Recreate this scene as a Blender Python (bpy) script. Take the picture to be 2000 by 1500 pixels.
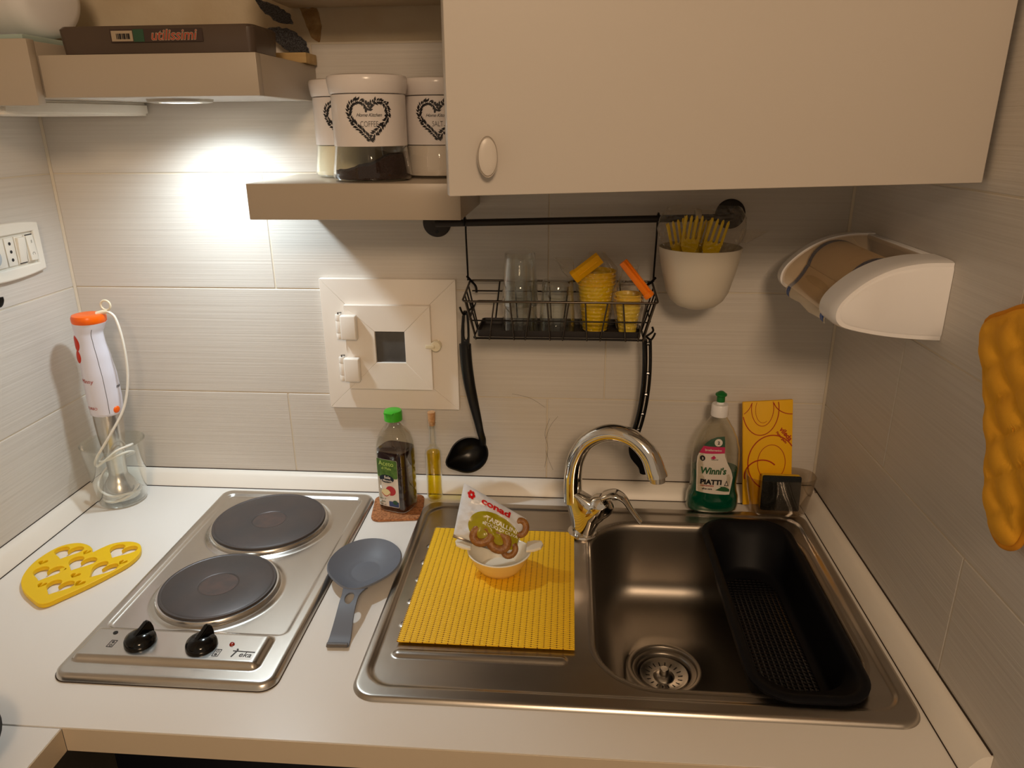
import bpy, bmesh, math, random
from mathutils import Matrix, Vector, noise
R = math.radians
random.seed(7)
for o in list(bpy.data.objects): bpy.data.objects.remove(o, do_unlink=True)
scn = bpy.context.scene
C = scn.collection

# ------------------------------------------------------------ camera, world, lights, exposure
# X runs right along the back wall (y = 0), Y points into the wall, Z up; worktop surface is z = 0
cd = bpy.data.cameras.new('camera'); cam = bpy.data.objects.new('camera', cd); C.objects.link(cam)
cam.location = (0.9061, -1.265, 0.663); cam.rotation_euler = (1.2326, 0.0069, 0.0773)
cd.sensor_fit = 'HORIZONTAL'; cd.sensor_width = 36.0; cd.lens = 1432.95 / 2000 * 36; cd.clip_start = 0.02
scn.camera = cam
w = bpy.data.worlds.new('room_ambience'); scn.world = w; w.use_nodes = True
bg = w.node_tree.nodes['Background']; bg.inputs[0].default_value = (1.0, 0.77, 0.54, 1); bg.inputs[1].default_value = 0.27

def area(name, loc, target, size, energy, col, shape='DISK'):
    l = bpy.data.lights.new(name, 'AREA'); l.shape = shape; l.size = size; l.energy = energy; l.color = col
    o = bpy.data.objects.new(name, l); C.objects.link(o); o.location = loc
    o.rotation_euler = (Vector(target) - Vector(loc)).to_track_quat('-Z', 'Y').to_euler()
    return o
area('ceiling_lamp', (1.15, -2.55, 1.45), (0.85, -0.1, 0.3), 0.45, 18.5, (1.0, 0.71, 0.46))
sl_ = bpy.data.lights.new('hood_led', 'SPOT'); sl_.energy = 9.6; sl_.color = (0.78, 0.92, 1.0); sl_.spot_size = R(156); sl_.spot_blend = 1.0; sl_.shadow_soft_size = 0.022
so_l = bpy.data.objects.new('hood_led', sl_); C.objects.link(so_l); so_l.location = (0.318, -0.125, 0.6955)
so_l.rotation_euler = (Vector((0.37, -0.12, 0.0)) - so_l.location).to_track_quat('-Z', 'Y').to_euler()
scn.view_settings.view_transform = 'Standard'; scn.view_settings.look = 'None'
scn.view_settings.gamma = 1.0; scn.view_settings.use_curve_mapping = False; scn.view_settings.exposure = 0.30

# ------------------------------------------------------------ helpers
def lin(c):
    return tuple(((v / 255) / 12.92 if v / 255 <= .04045 else ((v / 255 + .055) / 1.055) ** 2.4) for v in c)
MATS = {}
def mat(name, rgb, rough=.5, metal=0., bump=None, spec=.5, vary=None, coat=0., trans=0., ior=1.45, emit=None, sss=0., aniso=0.):
    """rgb in 0-255 sRGB. bump=(scale xyz, strength, distance); vary=(scale xyz, other rgb, amount)"""
    m = bpy.data.materials.new(name); m.use_nodes = True; nt = m.node_tree; b = nt.nodes['Principled BSDF']
    col = (*lin(rgb), 1)
    b.inputs['Base Color'].default_value = col; b.inputs['Roughness'].default_value = rough
    b.inputs['Metallic'].default_value = metal; b.inputs['Specular IOR Level'].default_value = spec
    b.inputs['Coat Weight'].default_value = coat; b.inputs['Transmission Weight'].default_value = trans; b.inputs['IOR'].default_value = ior
    b.inputs['Anisotropic'].default_value = aniso
    if sss: b.inputs['Subsurface Weight'].default_value = sss; b.inputs['Subsurface Scale'].default_value = .01
    if emit: b.inputs['Emission Color'].default_value = (*lin(emit[0]), 1); b.inputs['Emission Strength'].default_value = emit[1]
    if bump or vary:
        g = nt.nodes.new('ShaderNodeNewGeometry')
    def noi(scale, detail=3.):
        mp = nt.nodes.new('ShaderNodeVectorMath'); mp.operation = 'MULTIPLY'; mp.inputs[1].default_value = scale
        nt.links.new(g.outputs['Position'], mp.inputs[0])
        n = nt.nodes.new('ShaderNodeTexNoise'); n.inputs['Scale'].default_value = 1; n.inputs['Detail'].default_value = detail
        nt.links.new(mp.outputs[0], n.inputs['Vector']); return n
    if bump:
        n = noi(bump[0]); bp = nt.nodes.new('ShaderNodeBump'); bp.inputs['Strength'].default_value = bump[1]; bp.inputs['Distance'].default_value = bump[2]
        nt.links.new(n.outputs['Fac'], bp.inputs['Height']); nt.links.new(bp.outputs[0], b.inputs['Normal'])
    if vary:
        n = noi(vary[0]); rp = nt.nodes.new('ShaderNodeMapRange'); rp.inputs[1].default_value = .35; rp.inputs[2].default_value = .7
        rp.inputs[4].default_value = vary[2]; nt.links.new(n.outputs['Fac'], rp.inputs[0])
        mx = nt.nodes.new('ShaderNodeMix'); mx.data_type = 'RGBA'; nt.links.new(rp.outputs[0], mx.inputs[0])
        mx.inputs[6].default_value = col; mx.inputs[7].default_value = (*lin(vary[1]), 1); nt.links.new(mx.outputs[2], b.inputs['Base Color'])
    MATS[name] = m; return m
def glass(name, tint=(255, 255, 255), refl=1.0, rough=.02, base=.03, bump=None):
    """thin clear sheet: straight-through tint plus a Fresnel reflection"""
    m = bpy.data.materials.new(name); m.use_nodes = True; nt = m.node_tree; nt.nodes.clear()
    out = nt.nodes.new('ShaderNodeOutputMaterial'); mx = nt.nodes.new('ShaderNodeMixShader')
    t = nt.nodes.new('ShaderNodeBsdfTransparent'); t.inputs[0].default_value = (*lin(tint), 1)
    g = nt.nodes.new('ShaderNodeBsdfGlossy'); g.inputs['Roughness'].default_value = rough; g.inputs[0].default_value = (1, 1, 1, 1)
    f = nt.nodes.new('ShaderNodeLayerWeight'); f.inputs[0].default_value = .5
    p = nt.nodes.new('ShaderNodeMath'); p.operation = 'POWER'; p.inputs[1].default_value = 2.4; nt.links.new(f.outputs['Facing'], p.inputs[0])
    a = nt.nodes.new('ShaderNodeMath'); a.operation = 'MULTIPLY_ADD'; a.inputs[1].default_value = refl * .6; a.inputs[2].default_value = base; a.use_clamp = True
    nt.links.new(p.outputs[0], a.inputs[0]); nt.links.new(a.outputs[0], mx.inputs[0]); nt.links.new(t.outputs[0], mx.inputs[1]); nt.links.new(g.outputs[0], mx.inputs[2])
    if bump:
        ge = nt.nodes.new('ShaderNodeNewGeometry'); n = nt.nodes.new('ShaderNodeTexNoise'); n.inputs['Scale'].default_value = bump[0]; n.inputs['Detail'].default_value = 2
        nt.links.new(ge.outputs['Position'], n.inputs['Vector']); bp = nt.nodes.new('ShaderNodeBump'); bp.inputs['Strength'].default_value = bump[1]; bp.inputs['Distance'].default_value = bump[2]
        nt.links.new(n.outputs['Fac'], bp.inputs['Height']); nt.links.new(bp.outputs[0], g.inputs['Normal'])
    nt.links.new(mx.outputs[0], out.inputs[0]); MATS[name] = m; return m

def mk(verts, faces):
    me = bpy.data.meshes.new('m'); me.from_pydata([tuple(v) for v in verts], [], faces); me.validate(); me.update(); return me
def from_bm(bm):
    bmesh.ops.recalc_face_normals(bm, faces=bm.faces); me = bpy.data.meshes.new('m'); bm.to_mesh(me); bm.free(); return me
def fixn(me):
    bm = bmesh.new(); bm.from_mesh(me); bmesh.ops.remove_doubles(bm, verts=bm.verts, dist=1e-6); bmesh.ops.recalc_face_normals(bm, faces=bm.faces); bm.to_mesh(me); bm.free(); return me
def smooth(me, ang=35):
    me.shade_smooth(); me.set_sharp_from_angle(angle=R(ang)); return me
def obj(name, me, m, parent=None, loc=(0, 0, 0), rot=(0, 0, 0), sm=35):
    me.name = name
    if sm: smooth(me, sm)
    if m is not None:
        me.materials.clear(); me.materials.append(MATS[m] if isinstance(m, str) else m)
    o = bpy.data.objects.new(name, me); C.objects.link(o); o.location = loc; o.rotation_euler = rot
    if parent: o.parent = parent
    return o
def tag(o, label, cat, group=None):
    o['label'] = label; o['category'] = cat
    if group: o['group'] = group
    return o
def thing(name, label, cat, loc=(0, 0, 0), rot=(0, 0, 0), group=None):
    o = bpy.data.objects.new(name, None); C.objects.link(o); o.location = loc; o.rotation_euler = rot; o.empty_display_size = .02
    return tag(o, label, cat, group)
def struct(o): o['kind'] = 'structure'; return o
def inst(src, parent=None, loc=None, rot=None):
    o = src.copy(); C.objects.link(o); o.parent = parent
    if loc is not None: o.location = loc
    if rot is not None: o.rotation_euler = rot
    return o
def copy_tree(o, parent=None):
    c = inst(o, parent)
    for ch in [x for x in bpy.data.objects if x.parent == o]: copy_tree(ch, c)
    return c
def box(x0, x1, y0, y1, z0, z1, bev=0., seg=2):
    bm = bmesh.new(); bmesh.ops.create_cube(bm, size=1)
    for v in bm.verts: v.co = ((x0 + x1) / 2 + v.co.x * (x1 - x0), (y0 + y1) / 2 + v.co.y * (y1 - y0), (z0 + z1) / 2 + v.co.z * (z1 - z0))
    if bev: bmesh.ops.bevel(bm, geom=list(bm.edges), offset=bev, segments=seg, affect='EDGES', profile=.5)
    return from_bm(bm)
def join(*ms):
    bm = bmesh.new()
    for m in ms: bm.from_mesh(m)
    me = bpy.data.meshes.new('m'); bm.to_mesh(me); bm.free(); return me
def loft(rings, cap0=False, cap1=False, closed=True):
    n = len(rings[0]); V = [p for r in rings for p in r]; F = []
    for i in range(len(rings) - 1):
        for j in range(n if closed else n - 1):
            k = (j + 1) % n; F.append((i * n + j, i * n + k, (i + 1) * n + k, (i + 1) * n + j))
    if cap0: F.append(tuple(range(n - 1, -1, -1)))
    if cap1: F.append(tuple((len(rings) - 1) * n + j for j in range(n)))
    return fixn(mk(V, F))
def lathe(prof, seg=40, cx=0, cy=0):
    """prof: (r,z) list; r = 0 closes the surface"""
    V = []; F = []; idx = []
    for r, z in prof:
        if r < 1e-6: idx.append([len(V)] * seg); V.append((cx, cy, z))
        else:
            idx.append(list(range(len(V), len(V) + seg))); V += [(cx + r * math.cos(2 * math.pi * k / seg), cy + r * math.sin(2 * math.pi * k / seg), z) for k in range(seg)]
    for a, b in zip(idx[:-1], idx[1:]):
        for k in range(seg):
            f = []
            for q in (a[k], a[(k + 1) % seg], b[(k + 1) % seg], b[k]):
                if q not in f: f.append(q)
            if len(f) > 2: F.append(tuple(f))
    return fixn(mk(V, F))
def spline(P, n=8, closed=False):
    P = [Vector(p) for p in P]; out = []; L = len(P)
    for i in range(L if closed else L - 1):
        g = (lambda k: P[k % L]) if closed else (lambda k: P[max(0, min(L - 1, k))])
        a, b, c, d = g(i - 1), g(i), g(i + 1), g(i + 2)
        for k in range(n):
            t = k / n; out.append(.5 * ((2 * b) + (c - a) * t + (2 * a - 5 * b + 4 * c - d) * t * t + (3 * b - a - 3 * c + d) * t ** 3))
    if not closed: out.append(P[-1])
    return out
def tube(P, r, seg=8, closed=False, flat=None, caps=True):
    """swept tube; r number or list; flat=(up vector, ratio) squashes the section"""
    P = [Vector(p) for p in P]; n = len(P); rs = r if isinstance(r, (list, tuple)) else [r] * n
    rings = []; prev = None
    for i in range(n):
        t = (P[(i + 1) % n] - P[i - 1]) if closed else (P[min(i + 1, n - 1)] - P[max(i - 1, 0)])
        t.normalize()
        if prev is None:
            u = Vector((0, 0, 1)) if abs(t.z) < .9 else Vector((1, 0, 0))
            if flat: u = Vector(flat[0])
        else: u = prev if not flat else Vector(flat[0])
        a = (u - t * u.dot(t)).normalized(); prev = a; b = t.cross(a)
        ra = rs[i] * (flat[1] if flat else 1)
        rings.append([P[i] + a * ra * math.cos(2 * math.pi * k / seg) + b * rs[i] * math.sin(2 * math.pi * k / seg) for k in range(seg)])
    if closed: rings.append(rings[0])
    return loft(rings, caps and not closed, caps and not closed)
def shape2d(loops, thick, bev=0., res=0, off=True):
    """filled flat shape (holes allowed) in XY, z from 0 to thick"""
    cu = bpy.data.curves.new('c', 'CURVE'); cu.dimensions = '2D'; cu.fill_mode = 'BOTH'
    cu.extrude = max(thick / 2 - bev, 1e-6); cu.bevel_depth = bev; cu.bevel_resolution = res; cu.offset = -bev if off else 0
    for L in loops:
        s = cu.splines.new('POLY'); s.points.add(len(L) - 1); s.use_cyclic_u = True
        for p, q in zip(s.points, L): p.co = (q[0], q[1], 0, 1)
    o = bpy.data.objects.new('c', cu); me = bpy.data.meshes.new_from_object(o); bpy.data.objects.remove(o); bpy.data.curves.remove(cu)
    me.transform(Matrix.Translation((0, 0, thick / 2))); return me
def text(s, size, thick=.0003, shear=0., bold=0., align='CENTER', space=1.):
    cu = bpy.data.curves.new('t', 'FONT'); cu.body = s; cu.size = size; cu.extrude = thick / 2; cu.align_x = align; cu.align_y = 'CENTER'
    cu.shear = shear; cu.offset = bold; cu.space_character = space; cu.resolution_u = 3
    o = bpy.data.objects.new('t', cu); me = bpy.data.meshes.new_from_object(o); bpy.data.objects.remove(o); bpy.data.curves.remove(cu)
    return me
def vmap(me, fn):
    for v in me.vertices: v.co = fn(v.co)
    me.update(); return me
def dense(me, cuts=1):
    bm = bmesh.new(); bm.from_mesh(me); bmesh.ops.triangulate(bm, faces=bm.faces); bmesh.ops.subdivide_edges(bm, edges=bm.edges, cuts=cuts, use_grid_fill=True); bm.to_mesh(me); bm.free(); return me
def M3(o, x, y, z=None):
    x = Vector(x).normalized(); y = Vector(y); y = (y - x * y.dot(x)).normalized(); z = x.cross(y)
    return Matrix(((x.x, y.x, z.x, o[0]), (x.y, y.y, z.y, o[1]), (x.z, y.z, z.z, o[2]), (0, 0, 0, 1)))
def put(me, m): me.transform(m); return me
FRONT = lambda x, y, z: M3((x, y, z), (1, 0, 0), (0, 0, 1))      # XY drawing stood up, facing the viewer (-y)
def rrect(cx, cy, hx, hy, r, n=8):
    out = []
    for sx, sy, a0 in ((1, 1, 0), (-1, 1, 90), (-1, -1, 180), (1, -1, 270)):
        for k in range(n + 1):
            a = R(a0 + 90 * k / n); out.append((cx + sx * (hx - r) + r * math.cos(a), cy + sy * (hy - r) + r * math.sin(a)))
    return out
def sd(x, y, cx, cy, hx, hy, r):
    qx = abs(x - cx) - hx + r; qy = abs(y - cy) - hy + r
    return math.hypot(max(qx, 0), max(qy, 0)) + min(max(qx, qy), 0) - r
def sst(a, b, x):
    t = max(0, min(1, (x - a) / (b - a))); return t * t * (3 - 2 * t)
def sheet(x0, x1, y0, y1, nx, ny, fz, keep=None):
    V = []; F = []; idx = {}
    for j in range(ny + 1):
        for i in range(nx + 1):
            x = x0 + (x1 - x0) * i / nx; y = y0 + (y1 - y0) * j / ny; V.append((x, y, fz(x, y)))
    for j in range(ny):
        for i in range(nx):
            if keep and not keep(x0 + (x1 - x0) * (i + .5) / nx, y0 + (y1 - y0) * (j + .5) / ny): continue
            a = j * (nx + 1) + i; F.append((a, a + 1, a + nx + 2, a + nx + 1))
    me = mk(V, F); bm = bmesh.new(); bm.from_mesh(me)
    bmesh.ops.delete(bm, geom=[v for v in bm.verts if not v.link_faces], context='VERTS'); bm.to_mesh(me); bm.free(); return me
def sheet_rr(cx, cy, hx, hy, r, nx, ny, fz, keep=None):
    """height sheet squeezed into a rounded rectangle"""
    me = sheet(cx - hx, cx + hx, cy - hy, cy + hy, nx, ny, lambda x, y: 0, keep)
    for v in me.vertices:
        x, y = v.co.x, v.co.y; qx = abs(x - cx) - hx + r; qy = abs(y - cy) - hy + r
        if qx > 0 and qy > 0:
            m = max(qx, qy); k = m / math.hypot(qx, qy)
            x = cx + math.copysign(hx - r + qx * k, x - cx); y = cy + math.copysign(hy - r + qy * k, y - cy)
        v.co = (x, y, fz(x, y))
    return me
def polar(rf, zf, rings=14, seg=48, c=(0, 0)):
    """dish grid: rf(angle) outline radius, zf(t, angle) height at t = 0 centre .. 1 rim"""
    V = [(c[0], c[1], zf(0, 0))]; F = []
    for i in range(1, rings + 1):
        t = i / rings
        for k in range(seg):
            a = 2 * math.pi * k / seg; V.append((c[0] + rf(a) * t * math.cos(a), c[1] + rf(a) * t * math.sin(a), zf(t, a)))
    for k in range(seg): F.append((0, 1 + k, 1 + (k + 1) % seg))
    for i in range(rings - 1):
        for k in range(seg):
            a = 1 + i * seg; F.append((a + k, a + seg + k, a + seg + (k + 1) % seg, a + (k + 1) % seg))
    return mk(V, F)
def solid(me, t, off=-1):
    bm = bmesh.new(); bm.from_mesh(me); bmesh.ops.recalc_face_normals(bm, faces=bm.faces)
    bmesh.ops.solidify(bm, geom=list(bm.faces), thickness=t); bmesh.ops.recalc_face_normals(bm, faces=bm.faces); bm.to_mesh(me); bm.free(); return me
def sup(a, b, n, z, seg=48):
    out = []
    for k in range(seg):
        t = 2 * math.pi * k / seg; c, s = math.cos(t), math.sin(t)
        out.append((a * math.copysign(abs(c) ** (2 / n), c), b * math.copysign(abs(s) ** (2 / n), s), z))
    return out
def interp(T, z):
    if z <= T[0][0]: return T[0][1:]
    for p, q in zip(T[:-1], T[1:]):
        if z <= q[0]:
            t = (z - p[0]) / (q[0] - p[0]); t = t * t * (3 - 2 * t) * .5 + t * .5
            return tuple(a + (b - a) * t for a, b in zip(p[1:], q[1:]))
    return T[-1][1:]
def heart(w, h, n=40, cx=0, cy=0, rot=0):
    pts = []
    for k in range(n):
        t = 2 * math.pi * k / n; x = 16 * math.sin(t) ** 3; y = 13 * math.cos(t) - 5 * math.cos(2 * t) - 2 * math.cos(3 * t) - math.cos(4 * t)
        x = x / 32 * w; y = (y + 2.5) / 29 * h; pts.append((cx + x * math.cos(rot) - y * math.sin(rot), cy + x * math.sin(rot) + y * math.cos(rot)))
    return pts
def resamp(P, n):
    P = [Vector(p) for p in P]; P.append(P[0]); L_ = [0]
    for a, b in zip(P[:-1], P[1:]): L_.append(L_[-1] + (b - a).length)
    out = []; i = 0
    for k in range(n):
        t = L_[-1] * k / n
        while L_[i + 1] < t: i += 1
        out.append(tuple(P[i].lerp(P[i + 1], (t - L_[i]) / max(1e-9, L_[i + 1] - L_[i]))))
    return out
def circ(cx, cy, rx, ry=None, n=32, a0=0):
    ry = ry or rx; return [(cx + rx * math.cos(2 * math.pi * k / n + a0), cy + ry * math.sin(2 * math.pi * k / n + a0)) for k in range(n)]

# ------------------------------------------------------------ materials
mat('tile', (214, 208, 200), .42, bump=((2.5, 2.5, 330), .35, .0012), vary=((3, 3, 260), (200, 193, 184), .55))
mat('grout', (214, 203, 184), .9)
mat('plaster', (206, 192, 168), .9, bump=((60, 60, 60), .3, .003), vary=((9, 9, 9), (176, 150, 112), .5))
mat('plaster_white', (238, 232, 220), .6, bump=((70, 70, 70), .15, .002))
mat('ceiling_paint', (232, 226, 214), .9)
mat('floor_stone', (92, 76, 62), .5, vary=((8, 8, 8), (70, 58, 48), .6))
mat('laminate', (236, 232, 226), .33, bump=((500, 500, 500), .06, .0004))
mat('laminate_edge', (206, 190, 166), .4)
mat('upstand', (240, 234, 224), .35)
mat('seal', (52, 40, 30), .8)
mat('navy_void_front', (10, 11, 20), .5)  # near-black navy, painting in the darkness of the void under the worktops
mat('cabinet_white', (206, 197, 186), .32, bump=((220, 220, 220), .05, .0006))
mat('hood_paint', (186, 173, 156), .35)
mat('shelf_white', (182, 168, 150), .3)
mat('white_plastic', (240, 238, 238), .22)
mat('cream_plastic', (236, 226, 198), .35)
mat('socket_plastic', (238, 233, 222), .3)
mat('grey_plug', (176, 184, 190), .35)
mat('black_plastic', (14, 14, 15), .3)
mat('black_gloss', (8, 8, 9), .12)
mat('black_wire', (30, 27, 25), .35, metal=.6)
mat('dark_iron', (58, 54, 52), .45, metal=.7)
mat('wire_steel', (96, 88, 80), .3, metal=1)
mat('tray_dark', (38, 34, 33), .4)
mat('steel', (214, 210, 204), .26, metal=1, bump=((30, 400, 30), .05, .0003), vary=((14, 3, 14), (190, 184, 176), .5))
mat('steel_sink', (190, 183, 174), .28, metal=1, bump=((240, 25, 25), .05, .0003), vary=((3, 12, 6), (164, 156, 146), .6))
mat('steel_bowl', (168, 160, 150), .40, metal=1, vary=((6, 6, 6), (150, 142, 132), .5))
mat('chrome', (226, 222, 216), .06, metal=1)
mat('cast_iron', (78, 74, 74), .42, metal=.35, bump=((120, 120, 120), .2, .0006), vary=((20, 20, 20), (92, 80, 76), .6))
mat('rusty_iron', (98, 80, 74), .5, metal=.3, vary=((60, 60, 60), (78, 72, 70), .9))
mat('print_black', (24, 22, 26), .5)
mat('print_grey', (70, 66, 64), .5)
mat('led_red', (150, 40, 26), .2)
mat('yellow_silicone', (243, 200, 8), .45)
mat('grey_silicone', (108, 113, 124), .5)
mat('grey_lip', (96, 90, 86), .35)
mat('cork', (196, 132, 84), .85, bump=((260, 260, 260), .8, .002), vary=((300, 300, 300), (120, 70, 40), .9))
mat('cork_stopper', (206, 160, 112), .85, bump=((300, 300, 300), .5, .001), vary=((260, 260, 260), (170, 118, 76), .7))
mat('green_cap', (62, 176, 38), .3)
mat('vinegar', (40, 12, 10), .08, coat=.6)
mat('label_white', (226, 216, 204), .5)
mat('label_green', (92, 128, 52), .5, vary=((160, 160, 160), (60, 96, 34), .9))
mat('label_navy', (24, 34, 48), .4)
mat('label_lime', (190, 214, 110), .5)
mat('label_blue', (58, 74, 120), .5)
mat('apple_red', (178, 44, 48), .5)
mat('apple_flesh', (234, 218, 166), .5)
mat('soap_green', (6, 88, 66), .12, coat=.5)
mat('soap_tip', (24, 112, 46), .3)
mat('label_dkgreen', (46, 82, 60), .5)
mat('label_pink', (196, 40, 92), .5)
mat('logo_green', (44, 92, 54), .5)
mat('cloth_yellow', (244, 186, 8), .55, bump=((900, 900, 900), .2, .0005))
mat('print_red', (178, 52, 22), .5)
mat('sponge_dark', (30, 34, 36), .95, bump=((500, 500, 500), .9, .002))
mat('sponge_yellow', (226, 186, 40), .9, bump=((400, 400, 400), .7, .002))
mat('blender_white', (226, 224, 236), .28)
mat('orange', (250, 104, 8), .3)
mat('orange_dark', (196, 48, 16), .35)
mat('cord_white', (236, 230, 218), .4)
mat('jar_enamel', (232, 224, 220), .2)
mat('coffee', (40, 18, 14), .95, bump=((500, 500, 500), 1., .003))
mat('sugar', (236, 226, 200), .9)
mat('salt', (228, 216, 206), .9)
mat('colander', (8, 9, 15), .5, spec=.25)
mat('colander_gloss', (10, 11, 17), .22, spec=.6)
mat('porcelain', (240, 232, 214), .15)
mat('porcelain_yellow', (238, 206, 130), .18)
mat('bag_white', (222, 224, 228), .25, bump=((60, 60, 60), .5, .004))
mat('bag_green', (160, 148, 16), .25)
mat('bag_red', (206, 24, 26), .3)
mat('bag_white_print', (245, 243, 232), .35)
mat('cracker', (132, 82, 34), .4, vary=((160, 160, 160), (172, 120, 54), .8), bump=((250, 250, 250), .5, .002))
mat('bag_foil', (120, 110, 98), .25, metal=.6)
mat('cup_yellow', (240, 192, 10), .3, sss=.2)
mat('cup_pale', (238, 198, 66), .3, sss=.2)
mat('clip_yellow', (240, 178, 10), .3)
mat('clip_orange', (250, 130, 12), .3)
mat('fork_yellow', (240, 204, 16), .3)
mat('pot_white', (214, 205, 188), .35)
mat('paper', (234, 220, 198), .9, bump=((300, 300, 300), .25, .001))
mat('print_blue', (44, 84, 168), .7, vary=((300, 300, 300), (190, 196, 206), .45))
mat('mitt', (246, 178, 44), .9, bump=((900, 900, 900), .3, .0008), vary=((30, 30, 30), (234, 162, 34), .5))
mat('mitt_binding', (222, 146, 28), .9)
mat('hatch_white', (238, 230, 220), .3)
mat('hatch_glass', (84, 82, 80), .15, vary=((40, 40, 40), (66, 64, 62), .6))
mat('wood_raw', (206, 176, 122), .7, vary=((8, 60, 60), (182, 148, 96), .7))
mat('package_dark', (88, 74, 64), .25, vary=((6, 6, 6), (66, 54, 46), .6))
mat('glitter', (52, 54, 62), .3, metal=.5, bump=((900, 900, 900), 1., .004), vary=((700, 700, 700), (150, 152, 160), .8))
mat('lamp_lens', (255, 250, 240), .4, emit=((255, 246, 226), 9.0))
mat('lamp_ring', (196, 190, 180), .3, metal=.7)
mat('label_tan', (176, 158, 134), .6)
mat('label_dim', (66, 50, 44), .4)
mat('bare_plaster', (150, 116, 74), .95, bump=((160, 160, 160), .9, .005), vary=((70, 70, 70), (186, 156, 108), .9))
mat('glass_plate', (170, 190, 184), .1)
glass('clear_glass', (250, 251, 249), 1.5, .01, .05)
glass('oil', (251, 233, 74), .5, .02, .04)
glass('jar_glass', (252, 252, 248), 1.2, .02, .05)
glass('bottle_pet', (240, 238, 230), 1.2, .04, .04)
glass('smoky_cover', (240, 226, 204), .9, .06, .03)
glass('film', (252, 250, 246), 1.2, .18, .055, bump=(160, .9, .01))
glass('bowl_clear', (238, 234, 228), 1.0, .06, .04)
# woven placemat: rows of small punched holes
def mat_weave():
    m = mat('placemat', (255, 204, 36), .55); nt = m.node_tree; b = nt.nodes['Principled BSDF']
    g = nt.nodes.new('ShaderNodeNewGeometry'); s = nt.nodes.new('ShaderNodeSeparateXYZ'); nt.links.new(g.outputs['Position'], s.inputs[0])
    def op(o, a, bb):
        n = nt.nodes.new('ShaderNodeMath'); n.operation = o
        for i, q in enumerate((a, bb)):
            if q is None: continue
            if isinstance(q, (int, float)): n.inputs[i].default_value = q
            else: nt.links.new(q, n.inputs[i])
        return n.outputs[0]
    ux = op('MULTIPLY', s.outputs[0], 1 / .0086); fx = op('ABSOLUTE', op('SUBTRACT', op('FRACT', ux, None), .5), None)
    uy = op('ADD', op('MULTIPLY', s.outputs[1], 1 / .0040), op('MULTIPLY', op('FLOOR', ux, None), .5)); fy = op('ABSOLUTE', op('SUBTRACT', op('FRACT', uy, None), .5), None)
    hole = op('MULTIPLY', op('LESS_THAN', fx, .10), op('LESS_THAN', fy, .24))
    mx = nt.nodes.new('ShaderNodeMix'); mx.data_type = 'RGBA'; nt.links.new(hole, mx.inputs[0])
    mx.inputs[6].default_value = (*lin((255, 204, 36)), 1); mx.inputs[7].default_value = (*lin((140, 84, 8)), 1); nt.links.new(mx.outputs[2], b.inputs['Base Color'])
    rib = op('SINE', op('MULTIPLY', op('ADD', ux, .25), 2 * math.pi * 1.0), None); st = op('SINE', op('MULTIPLY', uy, 2 * math.pi), None)
    hgt = op('SUBTRACT', op('ADD', op('MULTIPLY', rib, .25), op('MULTIPLY', st, .35)), op('MULTIPLY', hole, 2.0))
    bp = nt.nodes.new('ShaderNodeBump'); bp.inputs['Strength'].default_value = .6; bp.inputs['Distance'].default_value = .0008
    nt.links.new(hgt, bp.inputs['Height']); nt.links.new(bp.outputs[0], b.inputs['Normal'])
mat_weave()

# ------------------------------------------------------------ setting: walls, floor, worktops
W = 1.3655
floor = struct(obj('floor', box(-.4, 2.4, -3.2, .1, -.92, -.90), 'floor_stone'))
ceil = struct(obj('ceiling', box(-.05, W + .05, -3.2, .1, 1.56, 1.60), 'ceiling_paint'))
wb = struct(obj('wall_back', box(0, W, .0010, .06, -.9, .792), 'grout'))
obj('plaster_strip', box(0, W, .006, .06, .7925, 1.56), 'plaster', wb)
obj('plaster_beam', box(.452, W, -.20, .005, .842, .90, .004), 'plaster', wb)
wl = struct(obj('wall_left', box(-.06, -.0010, -1.3, .06, -.9, 1.56), 'grout'))
wr = struct(obj('wall_right', box(W + .0010, W + .06, -1.3, .06, -.9, 1.56), 'grout'))
zr = [(0.0, .19, 0), (.19, .39, 1), (.39, .59, 0), (.59, .79, 1)]
G = .0011
for z0, z1, p in zr:
    xs = [.002, .38, .87, W - .002] if p == 0 else [.002, .4835, .9735, W - .002]
    for a, b in zip(xs[:-1], xs[1:]):
        obj('tile', box(a + G, b - G, 0, .0075, z0 + G, z1 - G, .0008, 1), 'tile', wb)
for z0, z1, p in zr + [(.79, .99, 0), (.99, 1.19, 1)]:
    ys = [-1.0, -.496, -.002] if p == 0 else [-1.0, -.762, -.262, -.002]
    for a, b in zip(ys[:-1], ys[1:]):
        obj('tile', box(W, W + .0075, a + G, b - G, z0 + G, z1 - G, .0008, 1), 'tile', wr)
        if z1 < .8:
            obj('tile', box(-.0075, 0, a + G, b - G, z0 + G, z1 - G, .0008, 1), 'tile', wl)
for nm_, x_ in (('corner_caulk', .0), ('corner_caulk', W)):
    sg_ = 1 if x_ == 0 else -1
    obj(nm_, loft([[(x_, 0, z), (x_ + sg_ * .0035, 0, z), (x_, -.0035, z)] for z in (.028, .79)], True, True), 'grout', wb, sm=0)
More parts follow.
